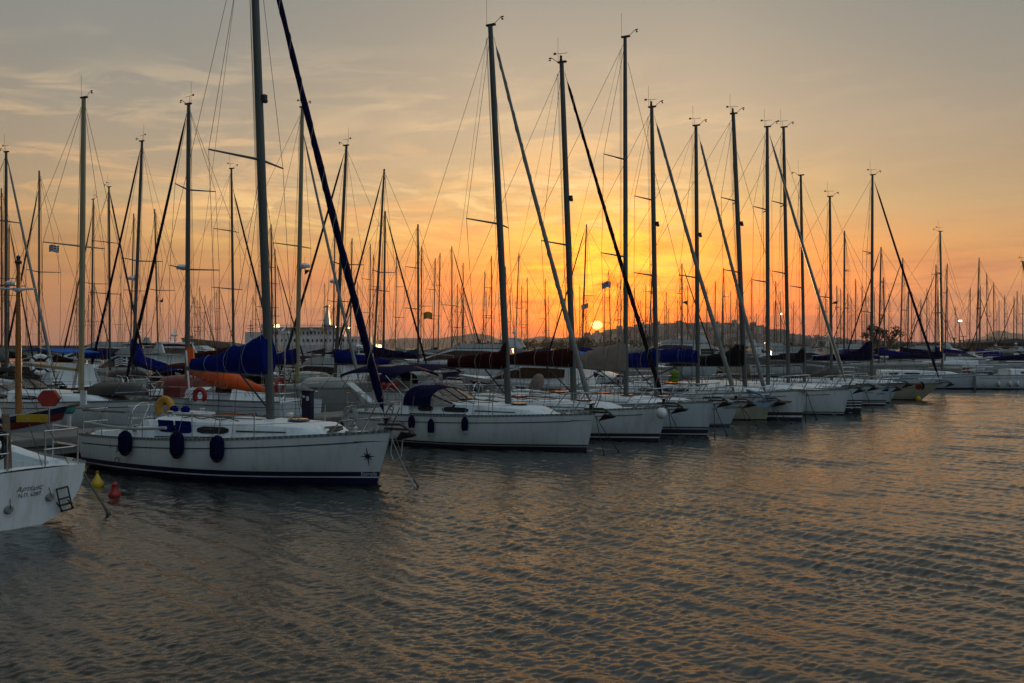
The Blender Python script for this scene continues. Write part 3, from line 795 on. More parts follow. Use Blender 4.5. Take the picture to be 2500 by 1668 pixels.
# 2 - second yacht with the sprayhood
B2 = front('sailing_yacht', 'white yacht with a maroon sail cover, navy sprayhood and bimini, second in the front row',
    (1433.6, 1099.6), (1454, 1011.5), -30, 1241, (1197, 64), L=8.2, beam=2.95, fs=0.86, jib='sail', jibr=0.075, mr=0.105, seed=4, group=G1,
    boom=(2.15, 2.28, 0.05), cover=('maroon', [(0, 0.92, 0.15), (0.06, 0.80, 0.17), (0.14, 0.52, 0.17), (0.6, 0.40, 0.15), (1.0, 0.26, 0.10)]),
    boot=[(-0.12, 0.09, 'antifoul'), (0.115, 0.155, 'stripe')], roofh=(0.44, 0.18), spr=(0.475,), stanch=3)
R2, H2, h2, rt2, fn2, mp2, xm2 = B2
hull_text(R2, H2, '30', 0.17, side_x(H2, rt2, h2, 978, z=0.6)[0], 0.56, 'stripe')
xw = side_x(H2, rt2, h2, 1413, z=0.9)[0]
wd = MB(); pts = [(xw - 0.2, 0.83), (xw + 0.4, 0.855), (xw - 0.2, 0.855)]
wd.poly([(x, -(H2.hb(H2.t_of(x, z), z) + 0.008), z) for x, z in pts]); wd.build('bow_dart', 'stripe', R2)
# sprayhood with clear panes
def sprayhood(R, H, fn, x0, x1, w, zb, hh, m='navy'):
    s = MB(); rings = []; n = 12
    def arch(x, w, h, z): return [(x - (0.0 if True else 0), -w * math.cos(PI * i / n), z + h * (math.sin(PI * i / n) ** 0.65)) for i in range(n + 1)]
    A = arch(x0, w, hh * 0.92, zb); Bq = arch(lerp(x0, x1, .35), w, hh, zb); C = arch(lerp(x0, x1, .55), w * .97, hh * .86, zb)
    s.loft([A, Bq, C], close=False); s.loft([C, Bq, A], close=False)
    o = s.build('sprayhood', m, R, smooth=True)
    p = MB(); D = arch(x1, w * 0.86, hh * 0.14, zb)
    p.loft([C, D], close=False); p.build('clear_pane', 'pane', o)
    f = MB()
    for q, r in ((A, .018), (C, 0.022), (D, 0.03)): f.tube([(a, b * 1.005, c + .004) for a, b, c in q], r, 5)
    for i in (2, 5, 7, 10): f.tube([C[i], D[i]], 0.022, 4)
    f.build('hood_trim', m, o)
    return o
zc = H2.S(.35) + 0.30
sprayhood(R2, H2, fn2, 8.2 - 5.9, 8.2 - 4.2, 1.02, zc - .05, 0.62)
def bimini(R, x0, x1, w, z, m='navy', patch=True, legs=True, zl=1.0):
    s = MB(); rings = []
    for k in range(5):
        x = lerp(x0, x1, k / 4); dz = -0.16 * (abs(k - 2) / 2) ** 1.5 + (0.05 if k % 2 else 0)
        rings.append([(x, w * math.sin(a), z + dz + 0.16 * math.cos(a * 1.2)) for a in [lerp(-PI / 2, PI / 2, i / 10) for i in range(11)]])
    s.loft(rings, close=False); s.loft([[(a, b, c - .02) for a, b, c in r] for r in rings[::-1]], close=False)
    o = s.build('bimini', m, R, smooth=True)
    if patch:
        p = MB(); p.loft([[(a, b, c + 0.012) for a, b, c in r[3:8]] for r in rings[2:4]], close=False); p.build('canopy_window', 'sail', o)
    if legs:
        for sg in (-1, 1):
            f = MB()
            for k in (0, 2, 4): f.tube([rings[k][0 if sg < 0 else -1], (lerp(x0, x1, .5), sg * w * 1.02, zl)], 0.012, 5)
            f.build('bimini_frame', 'steel', o)
    return o
bimini(R2, -0.1, 2.1, 1.15, 2.18, zl=0.95)

# 3
B3 = front('sailing_yacht', 'white yacht with black furled jib and a white ball fender at its bow',
    (1609, 1076.6), (1631, 996), -27, 1401.7, (1371, 154), L=9.3, beam=3.1, jib='black', jibr=0.075, mr=0.10, seed=6, group=G1,
    boom=(2.75, 2.28, 0.10), cover=('maroon', [(0, 0.62, 0.16), (0.1, 0.62, 0.18), (0.5, 0.48, 0.17), (1.0, 0.30, 0.10)]),
    boot=[(-0.12, 0.09, 'antifoul'), (0.09, 0.13, 'white'), (0.13, 0.23, 'stripe')], spr=(0.46,))
# 4
B4 = front('sailing_yacht', 'white yacht with taupe canvas sail cover and tall slim mast',
    (1728, 1065), (1742, 982), -27, 1528, (1526, 92), L=9.9, beam=3.2, jib=None, mr=0.082, seed=7, group=G1, jibtop=0.93,
    boom=(2.9, 2.10, 0.20), cover=('taupe', [(0, 1.05, 0.12), (0.08, 0.98, 0.18), (0.3, 0.78, 0.24), (0.7, 0.40, 0.2), (1.0, 0.26, 0.12)]),
    boot=[(-0.12, 0.05, 'antifoul'), (0.05, 0.08, 'white'), (0.08, 0.22, 'antifoul'), (0.26, 0.30, 'stripe')], spr=(0.39, 0.66), hull='gel2')
# 5 DESTINY
B5 = front('sailing_yacht', 'white yacht lettered DESTINY with royal blue sail cover and pale furled jib',
    (1781.7, 1041), (1806, 985), -27, 1603, (1591, 263), L=9.6, beam=3.1, jib='sail', jibr=0.085, mr=0.095, seed=8, group=G1,
    boom=(2.4, 2.15, 0.0), cover=('blue', [(0, 0.80, 0.16), (0.12, 0.72, 0.19), (0.35, 0.50, 0.18), (1.0, 0.42, 0.14)]), spr=(0.42, 0.68),
    boot=[(-0.12, 0.04, 'antifoul'), (0.06, 0.09, 'stripe')], cove=True, hull='gel2')
hull_text(B5[0], B5[1], 'DESTINY', 0.14, side_x(B5[1], B5[3], B5[2], 1766, z=.8)[0], B5[1].S(0.93) - 0.17, 'stripe', sx=1.0)
# 6
B6 = front('sailing_yacht', 'cream-sided yacht with big royal blue sail cover, right of the DESTINY yacht',
    (1872, 1027), (1880, 982), -27, 1704, (1699, 308), L=9.8, beam=3.2, jib='sail', jibr=0.08, mr=0.09, seed=9, group=G1,
    boom=(3.3, 2.28, 0.05), cover=('blue', [(0, 0.52, 0.17), (0.1, 0.58, 0.2), (0.5, 0.50, 0.18), (1.0, 0.34, 0.12)]), hull='cream', spr=(0.44,), boot=[(-0.12, 0.06, 'antifoul')])
# 7
B7 = front('sailing_yacht', 'white yacht with black sail cover and big pale blue anchor at its bow',
    (1958, 1027), (1968, 954), -27, 1819, (1790, 279), L=9.9, beam=3.2, jib=None, mr=0.10, seed=10, group=G1, jibtop=0.86,
    boom=(3.2, 2.15, 0.0), cover=('black', [(0, 1.05, 0.13), (0.08, 0.90, 0.2), (0.3, 0.55, 0.2), (0.6, 0.38, 0.16), (1.0, 0.3, 0.1)]), spr=(0.42, 0.68),
    boot=[(-0.12, 0.13, 'antifoul'), (0.13, 0.20, 'white'), (0.20, 0.33, 'stripe')], anch=False)
anch_h = MB(); L7 = 9.9; z7 = B7[1].S(1)
anch_h.tube([(L7 - 2.1, -1.05, z7 + 0.02), (L7 - 1.55, -1.12, z7 - 0.12), (L7 - 1.40, -1.15, z7 - 0.28), (L7 - 1.40, -1.15, z7 - 0.42)], 0.055, 6)
anch_h.loft([[(L7 - 2.0, -1.18, z7 - .40), (L7 - 2.0, -1.12, z7 - .42), (L7 - 2.0, -1.15, z7 - .39)], [(L7 - 1.6, -1.25, z7 - .60), (L7 - 1.6, -1.05, z7 - .60), (L7 - 1.6, -1.15, z7 - .43)],
             [(L7 - 1.2, -1.25, z7 - .60), (L7 - 1.2, -1.05, z7 - .60), (L7 - 1.2, -1.15, z7 - .43)], [(L7 - 0.9, -1.18, z7 - .36), (L7 - 0.9, -1.12, z7 - .36), (L7 - 0.9, -1.15, z7 - .34)]])
mats_blue = mat('pale_blue_paint', (0.13, 0.20, 0.30), 0.5); M['pblue'] = mats_blue
anch_h.build('anchor', 'pblue', B7[0])
# 8
B8 = front('sailing_yacht', 'white yacht with bare boom and grey furled jib, right of the blue-anchor yacht',
    (2061, 1013.6), (2075, 951), -27, 1875, (1873, 311), L=10.2, beam=3.4, jib='grail', jibr=0.09, mr=0.095, seed=12, group=G1, lod=1,
    boom=(3.3, 2.35, 0.12), boomr=0.11, boot=[(-0.12, 0.06, 'antifoul'), (0.10, 0.14, 'stripe')], spr=(0.40, 0.68))
# 9
B9 = front('sailing_yacht', 'white yacht with three pale stripes above its dark waterline and a long pale boom',
    (2101.7, 1008.5), (2109, 946), -27, 1925, (1913, 312), L=10.0, beam=3.2, jib=None, mr=0.09, seed=13, group=G1, lod=1, jibtop=0.88,
    boom=(3.4, 2.2, 0.0), boomr=0.12, boot=[(-0.12, 0.22, 'antifoul'), (0.22, 0.27, 'white'), (0.27, 0.36, 'antifoul'), (0.36, 0.40, 'white'), (0.40, 0.48, 'antifoul'), (0.48, 0.52, 'white'), (0.52, .58, 'antifoul')], spr=(0.43, 0.7), hull='gel2')
# 10
B10 = front('sailing_yacht', 'white yacht with small blue sail emblem and lettering on its bow',
    (2161.7, 990.6), (2170.6, 948.5), -27, 1964, (1955, 429), L=9.8, beam=3.2, jib=None, mr=0.085, seed=15, group=G1, lod=1, jibtop=0.97,
    boom=(3.2, 2.1, 0.0), cover=('black', std), boot=[(-0.12, 0.08, 'antifoul'), (0.08, 0.15, 'white'), (0.15, 0.2, 'stripe'), (0.24, 0.28, 'stripe')], spr=(0.46,), hull='gel2')
hx = side_x(B10[1], B10[3], B10[2], 2141, z=.7)[0]
hull_text(B10[0], B10[1], 'LUBEC', 0.13, hx, 0.56, 'navyg')
em = MB(); em.poly([(x, -(B10[1].hb(B10[1].t_of(x, z), z) + .008), z) for x, z in ((hx + .15, .72), (hx + .5, .72), (hx + .55, .92))]); em.build('emblem', 'blue', B10[0])
# 11
B11 = front('sailing_yacht', 'white yacht with dark bow platform, hidden between the sail-emblem yacht and overhanging cream yacht',
    (2172, 984), (2197, 938), -27, 2030, (2026, 481), L=9.6, beam=3.0, jib=None, mr=0.085, seed=16, group=G1, lod=1,
    boom=(3.3, 2.0, 0.28), boomr=0.10, boot=[(-0.12, 0.05, 'antifoul')], spr=(0.45,), hull='gel2')
# 12
B12 = front('sailing_yacht', 'cream yacht with overhanging bow, round red and black bow emblem and navy furled jib',
    (2260, 976.6), (2301, 937), -27, 2128, (2130, 428), L=10.2, beam=3.1, jib='navy', jibr=0.08, mr=0.09, seed=18, group=G1, lod=1,
    boom=(3.3, 2.15, 0.02), cover=('navy', [(0, 1.25, 0.14), (0.08, 1.1, 0.2), (0.25, 0.62, 0.2), (0.5, 0.42, 0.16), (1.0, 0.28, 0.1)]), boot=[(-0.12, 0.05, 'redhull')], hull='cream', spr=(0.33, 0.62), overhang=0.2)
ex = side_x(B12[1], B12[3], B12[2], 2243, z=.7)[0]
em = MB()
def P12(x, z): return (x, -(B12[1].hb(B12[1].t_of(x, z), z) + .01), z)
em.poly([P12(ex + .16 * math.cos(a), .74 + .17 * math.sin(a)) for a in [2 * PI * i / 14 for i in range(14)]]); em.build('emblem', 'red', B12[0])
em = MB(); o_ = [P12(ex + .1 + .2 * math.cos(a), .78 + .24 * math.sin(a)) for a in [-1.2 + 2.8 * i / 10 for i in range(11)]]; i_ = [P12(ex + .06 + .12 * math.cos(a), .76 + .2 * math.sin(a)) for a in [-1.2 + 2.8 * i / 10 for i in range(11)]]
em.loft([i_, o_], close=False); em.build('emblem', 'dark', B12[0])
hull_text(B12[0], B12[1], 'CLO', 0.17, ex - .95, .68, 'stripe', sx=1.2)
bimini(B12[0], 1.0, 4.2, 1.3, 1.95, 'sail', patch=False, zl=1.0)
# 13
B13 = front('sailing_yacht', 'pale blue-white sloop with raked bow, just left of the broadside yacht at far right',
    (2380, 950), (2404, 911.5), -14, 2300, (2295, 566), L=9.5, beam=2.9, jib=None, mr=0.095, seed=19, group=G1, lod=1,
    boom=(3.6, 2.1, 0.0), cover=('navy', lowc), boot=[(-0.12, 0.10, 'antifoul')], hull='pblue2' if False else 'gel2', spr=(0.42, 0.7))

# 14 - broadside yacht at the far right, stern to the left
st14 = water_at(2540, 949); st14.z = 0
B14 = sailboat('sailing_yacht', 'white yacht broadside at the far right edge with small white fenders', st14 + Vector((4.5, 0, 0)), 0, 9.6, 3.0, 1.15, 0.95, 2425, (2390, 628) if False else (2497, 640),
    lod=1, seed=21, jib=None, mr=0.09, group=G1, boom=(3.8, 2.0, 0.0), cover=('navy', lowc), boot=[(-0.12, 0.08, 'antifoul')], mast=5.6, hull='gel')

# bowsprit platform of 11, black furled sail of the 8/9 gap
for (Bx, ln, m) in ((B11, 1.0, 'wood'), (B6, 0.8, 'wood'), (B7, 0.5, 'steel')):
    Lx = Bx[1].L; zz = Bx[1].S(1) + 0.03
    MB().box((Lx + ln / 2 - 0.3, 0, zz), (ln + .6, 0.34, 0.06)).build('bow_platform', m, Bx[0])

# ---------------------------------------------------------------- fenders, buoys, ropes
def fender(B, px, ytop, ybot, m, label, r=0.14, tip='dark', group='fenders hanging on yacht sides'):
    R, H, h, rt = B[:4]; x, P, t = side_x(H, rt, h, px, r, 0.6)
    zt = CH + (HY - ytop) * P.y / F; zb = CH + (HY - ybot) * P.y / F
    e = empty('fender', Vector((P.x, P.y, zb))); tag(e, label, 'fender', group)
    hgt = zt - zb
    MB().lathe([(0.03, 0.0), (r * .55, 0.02), (r * 0.92, 0.09), (r, 0.16), (r, hgt - .14), (r * .85, hgt - .06), (r * .4, hgt), (0.025, hgt + 0.02)], 14).build('body', m, e, smooth=True)
    MB().lathe([(0.02, -0.035), (r * .5, -0.012), (r * .78, 0.05), (r * .4, 0.03)], 12).build('end_cap', tip, e, smooth=True)
    top = rt + h * x + Vector((h.y, -h.x, 0)) * (H.bs(t) - 0.03) + Vector((0, 0, H.S(t) + 0.58)) - e.location
    mid = Vector((h.y, -h.x, 0)) * 0.0 + Vector((0, 0, H.S(t) - zb + .02))
    MB().tube([(0, 0, hgt), tuple(mid), tuple(top)], 0.008, 4).build('lanyard', 'rope', e)
for px, a, b, l in ((305, 1053, 1110, 'navy cloth-covered fender nearest the stern of the compass star yacht'), (432, 1055, 1117, 'navy fender in the middle of three on the compass star yacht'), (530, 1065, 1126, 'navy fender nearest the bow on the compass star yacht')):
    fender(B1, px, a, b, 'navy', l, 0.15)
for px, a, b, l in ((1004, 1015, 1049, 'navy white-tipped fender nearest the stern of the sprayhood yacht'), (1052, 1024, 1061, 'navy white-tipped fender in the middle on the sprayhood yacht'), (1135, 1019, 1056, 'navy white-tipped fender nearest the bow of the sprayhood yacht')):
    fender(B2, px, a, b, 'navy', l, 0.10, tip='white')
for px, l in ((2438, 'small white fender, left one on the yacht at the far right'), (2466, 'small white fender, middle one on the yacht at the far right'), (2485, 'small white fender, right one on the yacht at the far right')):
    fender(B14, px, 931, 943, 'white', l, 0.10, tip='dark')

def ball(px, py, Y, r, m, label, name='ball_fender', cat='fender', hang=None):
    p = at(px, py, Y); e = empty(name, p); tag(e, label, cat)
    MB().sphere((0, 0, 0), r, 14, 1.08).build('ball', m, e, smooth=True)
    MB().lathe([(0.04, r * 1.02), (0.05, r * 1.2), (0.02, r * 1.25)], 8).build('eye', 'dark' if m == 'white' else m, e)
    if hang: MB().tube([(0, 0, r), tuple(Vector(hang) - p)], 0.01, 4).build('lanyard', 'rope', e)
    return e
stb3 = B3[3] + B3[2] * B3[1].L
ball(1615, 1009, stb3.y - 0.35, 0.165, 'white', 'white ball fender hanging beside the bow of the third front-row yacht', hang=(stb3.x - .2, stb3.y - .1, B3[1].S(1) + 0.1))
stb12 = water_at(2241, 976); ball(2241, 974, stb12.y - 0.3, 0.16, 'yellow', 'yellow ball buoy floating against the cream yacht hull', name='mooring_buoy', cat='buoy')

def cone_buoy(px, py, m, hh, r, label, kind):
    p = water_at(px, py); e = empty('marker_buoy', Vector((p.x, p.y, 0)), 0.0); tag(e, label, 'buoy')
    if kind == 'cone': prof = [(0.02, -0.05), (r * .9, -0.04), (r, 0.03), (r * .98, 0.07), (r * .55, hh * .5), (r * .2, hh * .8), (0.02, hh * .86)]
    else: prof = [(0.02, -0.05), (r * .95, -0.04), (r, 0.02), (r * .93, 0.06), (r * .6, hh * .36), (r * .42, hh * .7), (r * .5, hh * .85), (r * .3, hh * .97), (0.02, hh)]
    MB().lathe(prof, 18).build('body', m, e, smooth=True)
    MB().torus((0, 0, hh * .93), r * .2, r * .06, 'y', 14, 6).build('lifting_ring', m, e, smooth=True)
cone_buoy(237.5, 1186, 'yellow', 0.30, 0.125, 'yellow cone buoy floating between the stern with ladder and the big yacht', 'cone')
cone_buoy(280, 1211, 'red', 0.27, 0.120, 'red bottle-shaped buoy floating right of the yellow cone buoy', 'bottle')

def rope(p0, p1, label, r=0.012, m='rope', sag=0.06, weed=True):
    p0, p1 = Vector(p0), Vector(p1); pts = []
    for i in range(11):
        u = i / 10; p = p0.lerp(p1, u); p.z -= sag * math.sin(PI * u); pts.append(p - p0)
    d = (p1 - p0).normalized(); pts.append(p1 - p0 + d * 0.4)
    rr = [r] * 8 + [r * 1.2, r * (1.9 if weed else 1.2), r * (2.2 if weed else 1.2), r]
    o = MB().tube(pts, rr, 6).build('mooring_line', m, None, smooth=True, loc=p0); tag(o, label, 'mooring line', 'mooring lines running from bows into the water')
    return o
def stemp(B, dz=-0.05, dx=0.05, dy=0.0):
    R, H, h, rt = B[:4]; s = Vector((h.y, -h.x, 0)); return rt + h * (H.L + dx) + s * dy + Vector((0, 0, H.S(1) + dz))
def wat(px, py): p = water_at(px, py); p.z = 0; return p
rope(stemp(B1, -0.12, .02, .05), wat(1012.6, 1188), 'left of two pale mooring lines falling from the compass star yacht bow', m='ropel', r=.011)
rope(stemp(B1, -0.08, .10, .05), wat(1021, 1187.5), 'right of two mooring lines falling from the compass star yacht bow', m='rope', r=.013)
names = [(B2, (1511, 1102), 'long dark line slanting right from the sprayhood yacht bow'), (B2, (1475, 1108), 'steep line from the sprayhood yacht bow into the water'),
 (B3, (1644, 1079), 'steep dark line below the ball fender yacht bow'), (B3, (1672, 1079), 'slanting line right of the ball fender yacht bow'),
 (B4, (1745, 1071), 'steep dark line at the bow of the taupe cover yacht'), (B4, (1777, 1066), 'line slanting right from the taupe cover yacht bow'),
 (B5, (1833, 1050), 'steep line from the DESTINY bow'), (B5, (1854, 1046), 'slanting dark line from the DESTINY bow'),
 (B6, (1907, 1036), 'steep line from the cream yacht with blue sail cover'), (B6, (1934, 1034), 'dark slanting line from the cream yacht with blue sail cover'),
 (B7, (1967, 1026), 'steep line beside the blue-anchor yacht stem'), (B7, (1994, 1025), 'long line slanting right from the blue-anchor yacht'),
 (B8, (2092, 1012), 'line falling from the wide bow right of the blue-anchor yacht'), (B9, (2133, 1005), 'line falling from the yacht with three pale stripes'),
 (B10, (2178, 995), 'line falling from the yacht with the small sail emblem'), (B12, (2310, 985), 'thin line from the overhanging cream bow')]
for B, w, l in names: rope(stemp(B, -0.05, 0.03, 0.06), wat(*w), l, r=0.012, m='roped', sag=0.04)

# ---------------------------------------------------------------- gear on yacht 1
def onboat(B, x, y, z): R, H, h, rt = B[:4]; return rt + h * x + Vector((-h.y, h.x, 0)) * y + Vector((0, 0, z))
def onpx(B, px, y): R, H, h, rt = B[:4]; return solve_a(rt + Vector((-h.y, h.x, 0)) * y, h, px)
def thing_on(B, name, label, cat, x, y, z, rz=0.0, group=None):
    e = empty(name, onboat(B, x, y, z), B[0].rotation_euler.z + rz); return tag(e, label, cat, group)
e = thing_on(B1, 'lifebuoy', 'amber horseshoe lifebuoy on the stern rail of the compass star yacht', 'lifebuoy', onpx(B1, 403, 1.05), 1.05, 1.05)
MB().torus((0, 0, 0.27), 0.22, 0.09, 'y', 18, 8, -0.75, PI + 0.75, 1.1).build('ring', 'amber', e, smooth=True)
MB().box((0, -0.0, 0.10), (0.5, 0.05, 0.10)).build('strap', 'ropel', e)
for i, (px, l) in enumerate(((onpx(B1, 425, -.1), 'blue canvas winch cover nearer the stern of the compass star yacht'), (onpx(B1, 453, -.1), 'blue canvas winch cover nearer the mast of the compass star yacht'))):
    e = thing_on(B1, 'winch_cover', l, 'winch cover', px, -0.1, H1.S(.25) + 0.42)
    MB().lathe([(0.13, 0), (0.14, 0.05), (0.08, 0.10), (0.10, 0.13), (0.11, 0.20), (0.04, 0.25), (0.01, 0.25)], 12).build('cover', 'blue', e, smooth=True)
e = thing_on(B1, 'folded_cushion', 'pair of blue cushions lashed on the side deck of the compass star yacht', 'cushions', onpx(B1, 427, -.95), -0.95, H1.S(.3) + 0.04)
for k in (-1, 1):
    q = MB(); rings = []
    for i in range(7):
        x = -0.24 + k * 0.27 + 0.48 * i / 6; w = 0.07 * math.sqrt(max(0.02, 1 - ((i - 3) / 3.0) ** 2))
        rings.append([(x + 0.1 * math.sin(a), -0.12 * math.sin(a) + w * math.cos(a) * .8, 0.20 + 0.18 * math.sin(a)) for a in [2 * PI * j / 10 for j in range(10)]])
    q.loft(rings).build('cushion', 'blue', e, smooth=True)
pad = MB(); pts = []
for i in range(11):
    t = lerp(0.07, 0.40, i / 10); pts.append((H1.L * t, -(H1.bs(t) - 0.03), H1.S(t) + lerp(0.30, 0.26, i / 10) - 0.05 * math.sin(PI * i / 10)))
pad.tube(pts, 0.035, 7).build('rail_padding', 'ropel', R1, smooth=True)
pad = MB().tube([(0.1, -(H1.bs(0) - .06), H1.S(0) + .60), (1.95, -(H1.bs(.24) - .05), H1.S(.24) + .60)], 0.035, 7).build('rail_padding', 'sail', R1, smooth=True)
e = thing_on(B1, 'outboard_board', 'white board on a pole at the stern rail of the compass star yacht', 'board', onpx(B1, 204, -.95), -0.95, H1.S(0) + 0.5)
MB().tube([(0, 0, -0.5), (0, 0, 0.35)], 0.02, 6).build('pole', 'steel', e); MB().box((0, 0, 0.38), (0.2, 0.04, 0.34)).build('panel', 'white', e)
e = thing_on(B1, 'boat_hook', 'boat hook lashed along the coachroof of the compass star yacht', 'boat hook', 2.7, -0.50, H1.S(.4) + 0.47)
MB().tube([(-0.2, 0, 0), (2.2, 0.05, 0.03)], 0.016, 6).build('shaft', 'steel', e); MB().torus((2.25, .05, .05), .05, .015, 'y', 10, 5, 0, 4).build('hook', 'dark', e)
# coiled rope and windlass at the bow
wl = MB(); wl.lathe([(0.1, 0), (0.1, 0.1), (0.06, 0.13), (0.09, 0.2), (0.02, 0.22)], 12, (7.3, 0, H1.S(.9))); wl.build('windlass', 'steel', R1, smooth=True)
e = thing_on(B1, 'rope_coil', 'tangled pale rope coil hanging on the pulpit of the compass star yacht', 'rope coil', 7.55, -0.42, H1.S(.9) + 0.38)
rc = MB(); rnd = random.Random(5)
for k in range(6): rc.torus((rnd.uniform(-.05, .05), rnd.uniform(-.03, .03), rnd.uniform(-.03, .03)), rnd.uniform(.10, .15), 0.013, 'y', 14, 4, 0, 2 * PI, 1.5)
rc.build('coil', 'ropel', e)
e = thing_on(B1, 'rope_coil', 'grey rope heap on the foredeck of the compass star yacht', 'rope coil', 6.9, -0.2, H1.S(.85) + 0.05)
rc = MB()
for k in range(6): rc.torus((rnd.uniform(-.1, .1), rnd.uniform(-.05, .05), 0.02 * k), rnd.uniform(.10, .17), 0.014, 'z', 14, 4)
rc.build('coil', 'rope', e)
for k, (x, y) in enumerate(((4.9, -.2), (5.3, .2))):
    pass
# slack line hanging off bow 1
o = MB().tube([tuple(p - stemp(B1)) for p in [stemp(B1, -.1, .05, .05), stemp(B1, -.45, .0, .05), stemp(B1, -.62, .12, .1), stemp(B1, -.5, .3, .1), stemp(B1, -.15, .3, .05)]], 0.012, 5).build('slack_line', 'ropel', None, smooth=True, loc=stemp(B1)); tag(o, 'loop of slack pale rope hanging below the anchor of the compass star yacht', 'rope')

# ---------------------------------------------------------------- pontoon, pedestals
U = Vector((0.648, 0.761, 0)); Nn = Vector((-0.761, 0.648, 0)); P0 = Vector((-11.2, 23.5, 0))
def dock(u, d, z=0.0): return P0 + U * u + Nn * d + Vector((0, 0, z))
def dist_d(X, Y): return (X - P0.x) * Nn.x + (Y - P0.y) * Nn.y
def dist_u(X, Y): return (X - P0.x) * U.x + (Y - P0.y) * U.y
DA = math.atan2(U.y, U.x)
def pontoon(d0, d1, u0, u1, z=0.52, seg=10.0):
    m = MB(); n = int((u1 - u0) / seg)
    for k in range(n):
        a, b = u0 + k * seg + 0.03, u0 + (k + 1) * seg - 0.03
        m.box(dock((a + b) / 2, (d0 + d1) / 2, z - 0.22), (b - a, d1 - d0, 0.44), DA)
        for d in (d0 - 0.05, d1 + 0.05): m.box(dock((a + b) / 2, d, z - 0.10), (b - a, 0.08, 0.16), DA)
    o = m.build('pier', 'conc'); tag(o, None, kind='structure'); return o
pontoon(0.9, 3.1, -22, 118)
for k in range(1, 5): pontoon(26 * k + 0.5, 26 * k + 2.7, -40 - 10 * k, 140, seg=15)

def pedestal(u, d, label, hh=1.0, m='navy'):
    e = empty('power_pedestal', dock(u, d, 0.52), DA + PI / 2 + 0.3); tag(e, label, 'power pedestal', 'power pedestals on the pontoon')
    b = MB(); b.loft([[(x * k, y * k2, z) for x, y in ((-.16, -.11), (.16, -.11), (.16, .11), (-.16, .11))] for z, k, k2 in ((0, 1, 1), (hh * .9, 1, 1), (hh * .93, 1.15, 1.15), (hh * .97, 1.15, 1.15), (hh, .8, .8))])
    b.build('cabinet', 'navyg', e)
    for i, (x, z, w, h) in enumerate(((-.07, hh * .72, .10, .14), (.08, hh * .78, .09, .08), (-.07, hh * .5, .10, .09), (-.07, hh * .33, .06, .04))):
        for sg in (-1, 1): MB().box((x, sg * 0.114, z), (w, 0.008, h)).build('notice', 'white', e) if sg < 0 or i < 2 else None
    MB().torus((0.2, 0, hh * .6), 0.12, 0.02, 'x', 14, 6, 0, 2 * PI, 1.6).build('hose_coil', 'rope', e)
    return e
# the pedestal seen behind the first yacht
r_ = (752 - CX) / F; Yp = (1.7 * 0 + 30.0); Pp = Vector((r_ * 29.6, 29.6, 0))
pedestal(dist_u(Pp.x, Pp.y), dist_d(Pp.x, Pp.y), 'navy power pedestal with white notices, behind the mast foredeck of the compass star yacht', 1.0)
pedestal(3.2 - 6.5, 2.5, 'navy power pedestal behind the stern rail of the compass star yacht', 0.9)
for k, nm in enumerate(('behind the sprayhood yacht', 'behind the taupe cover yacht', 'behind the black cover yacht')):
    pedestal(18 + 11 * k, 2.6, 'navy power pedestal on the pontoon ' + nm, 0.95)

# ---------------------------------------------------------------- the stern at the left edge
hA = Vector((math.cos(rad(151.4)), math.sin(rad(151.4)), 0)); rtA = Vector((-7.74, 14.55, 0)); LA = 9.2
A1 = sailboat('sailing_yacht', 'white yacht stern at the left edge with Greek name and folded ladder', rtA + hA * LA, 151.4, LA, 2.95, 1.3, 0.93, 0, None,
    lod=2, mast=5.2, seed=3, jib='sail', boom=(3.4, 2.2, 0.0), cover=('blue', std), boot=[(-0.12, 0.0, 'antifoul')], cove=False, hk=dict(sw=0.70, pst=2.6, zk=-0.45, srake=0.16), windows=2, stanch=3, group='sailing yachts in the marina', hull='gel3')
RA, HA = A1[0], A1[1]
def on_transom(R, H, s, size, y0, z0, m, sx=1.0, shear=0.0):
    v, f = text_mesh(s, size, shear); mb = MB()
    for a in v:
        z = z0 + a[1]; mb.v.append((H.srake * (1 - z / H.S(0)) - 0.008, y0 - a[0] * sx, z))
    mb.f = [tuple(q) for q in f]; return mb.build('lettering', m, R)
on_transom(RA, HA, 'Άρτεμις', 0.105, 0.16, 0.60, 'stripe', 1.15, 0.35)
on_transom(RA, HA, 'Ν.Π. 6287', 0.085, 0.12, 0.50, 'stripe', 1.1)
tx = lambda z, o=0.03: HA.srake * (1 - z / HA.S(0)) - o
ld = MB(); a0, a1, b0, b1 = (-0.50, 0.56), (-0.70, 0.58), (-0.64, 0.16), (-0.84, 0.18)
for p, q in ((a0, b0), (a1, b1)):
    ld.tube([(tx(p[1], .06), p[0], p[1]), (tx(q[1], .06), q[0], q[1])], 0.014, 6); ld.tube([(tx(p[1] - .15, .09), p[0] + .02 * 0, p[1] - .22), (tx(q[1], .09), q[0], q[1] + .02)], 0.012, 6)
for u in (0.0, 0.45, 0.72, 0.98):
    ld.tube([(tx(lerp(a0[1], b0[1], u), .06), lerp(a0[0], b0[0], u), lerp(a0[1], b0[1], u)), (tx(lerp(a1[1], b1[1], u), .06), lerp(a1[0], b1[0], u), lerp(a1[1], b1[1], u))], 0.016, 6)
ld.build('boarding_ladder', 'dark', RA)
for y, z in ((-0.43, 0.44), (0.26, 0.34)):
    MB().loft([[(tx(z, 0.0), y + .08 * math.cos(t), z + .075 * math.sin(t)) for t in [2 * PI * i / 12 for i in range(12)]], [(tx(z, 0.05), y + .06 * math.cos(t), z + .055 * math.sin(t)) for t in [2 * PI * i / 12 for i in range(12)]]]).build('chainplate_cover', 'sail', RA, smooth=True)
MB().tube([(tx(.45, .06), -0.43, 0.45), (0.5, -0.1, 2.4)], 0.006, 4).build('backstay_leg', 'wire', RA)
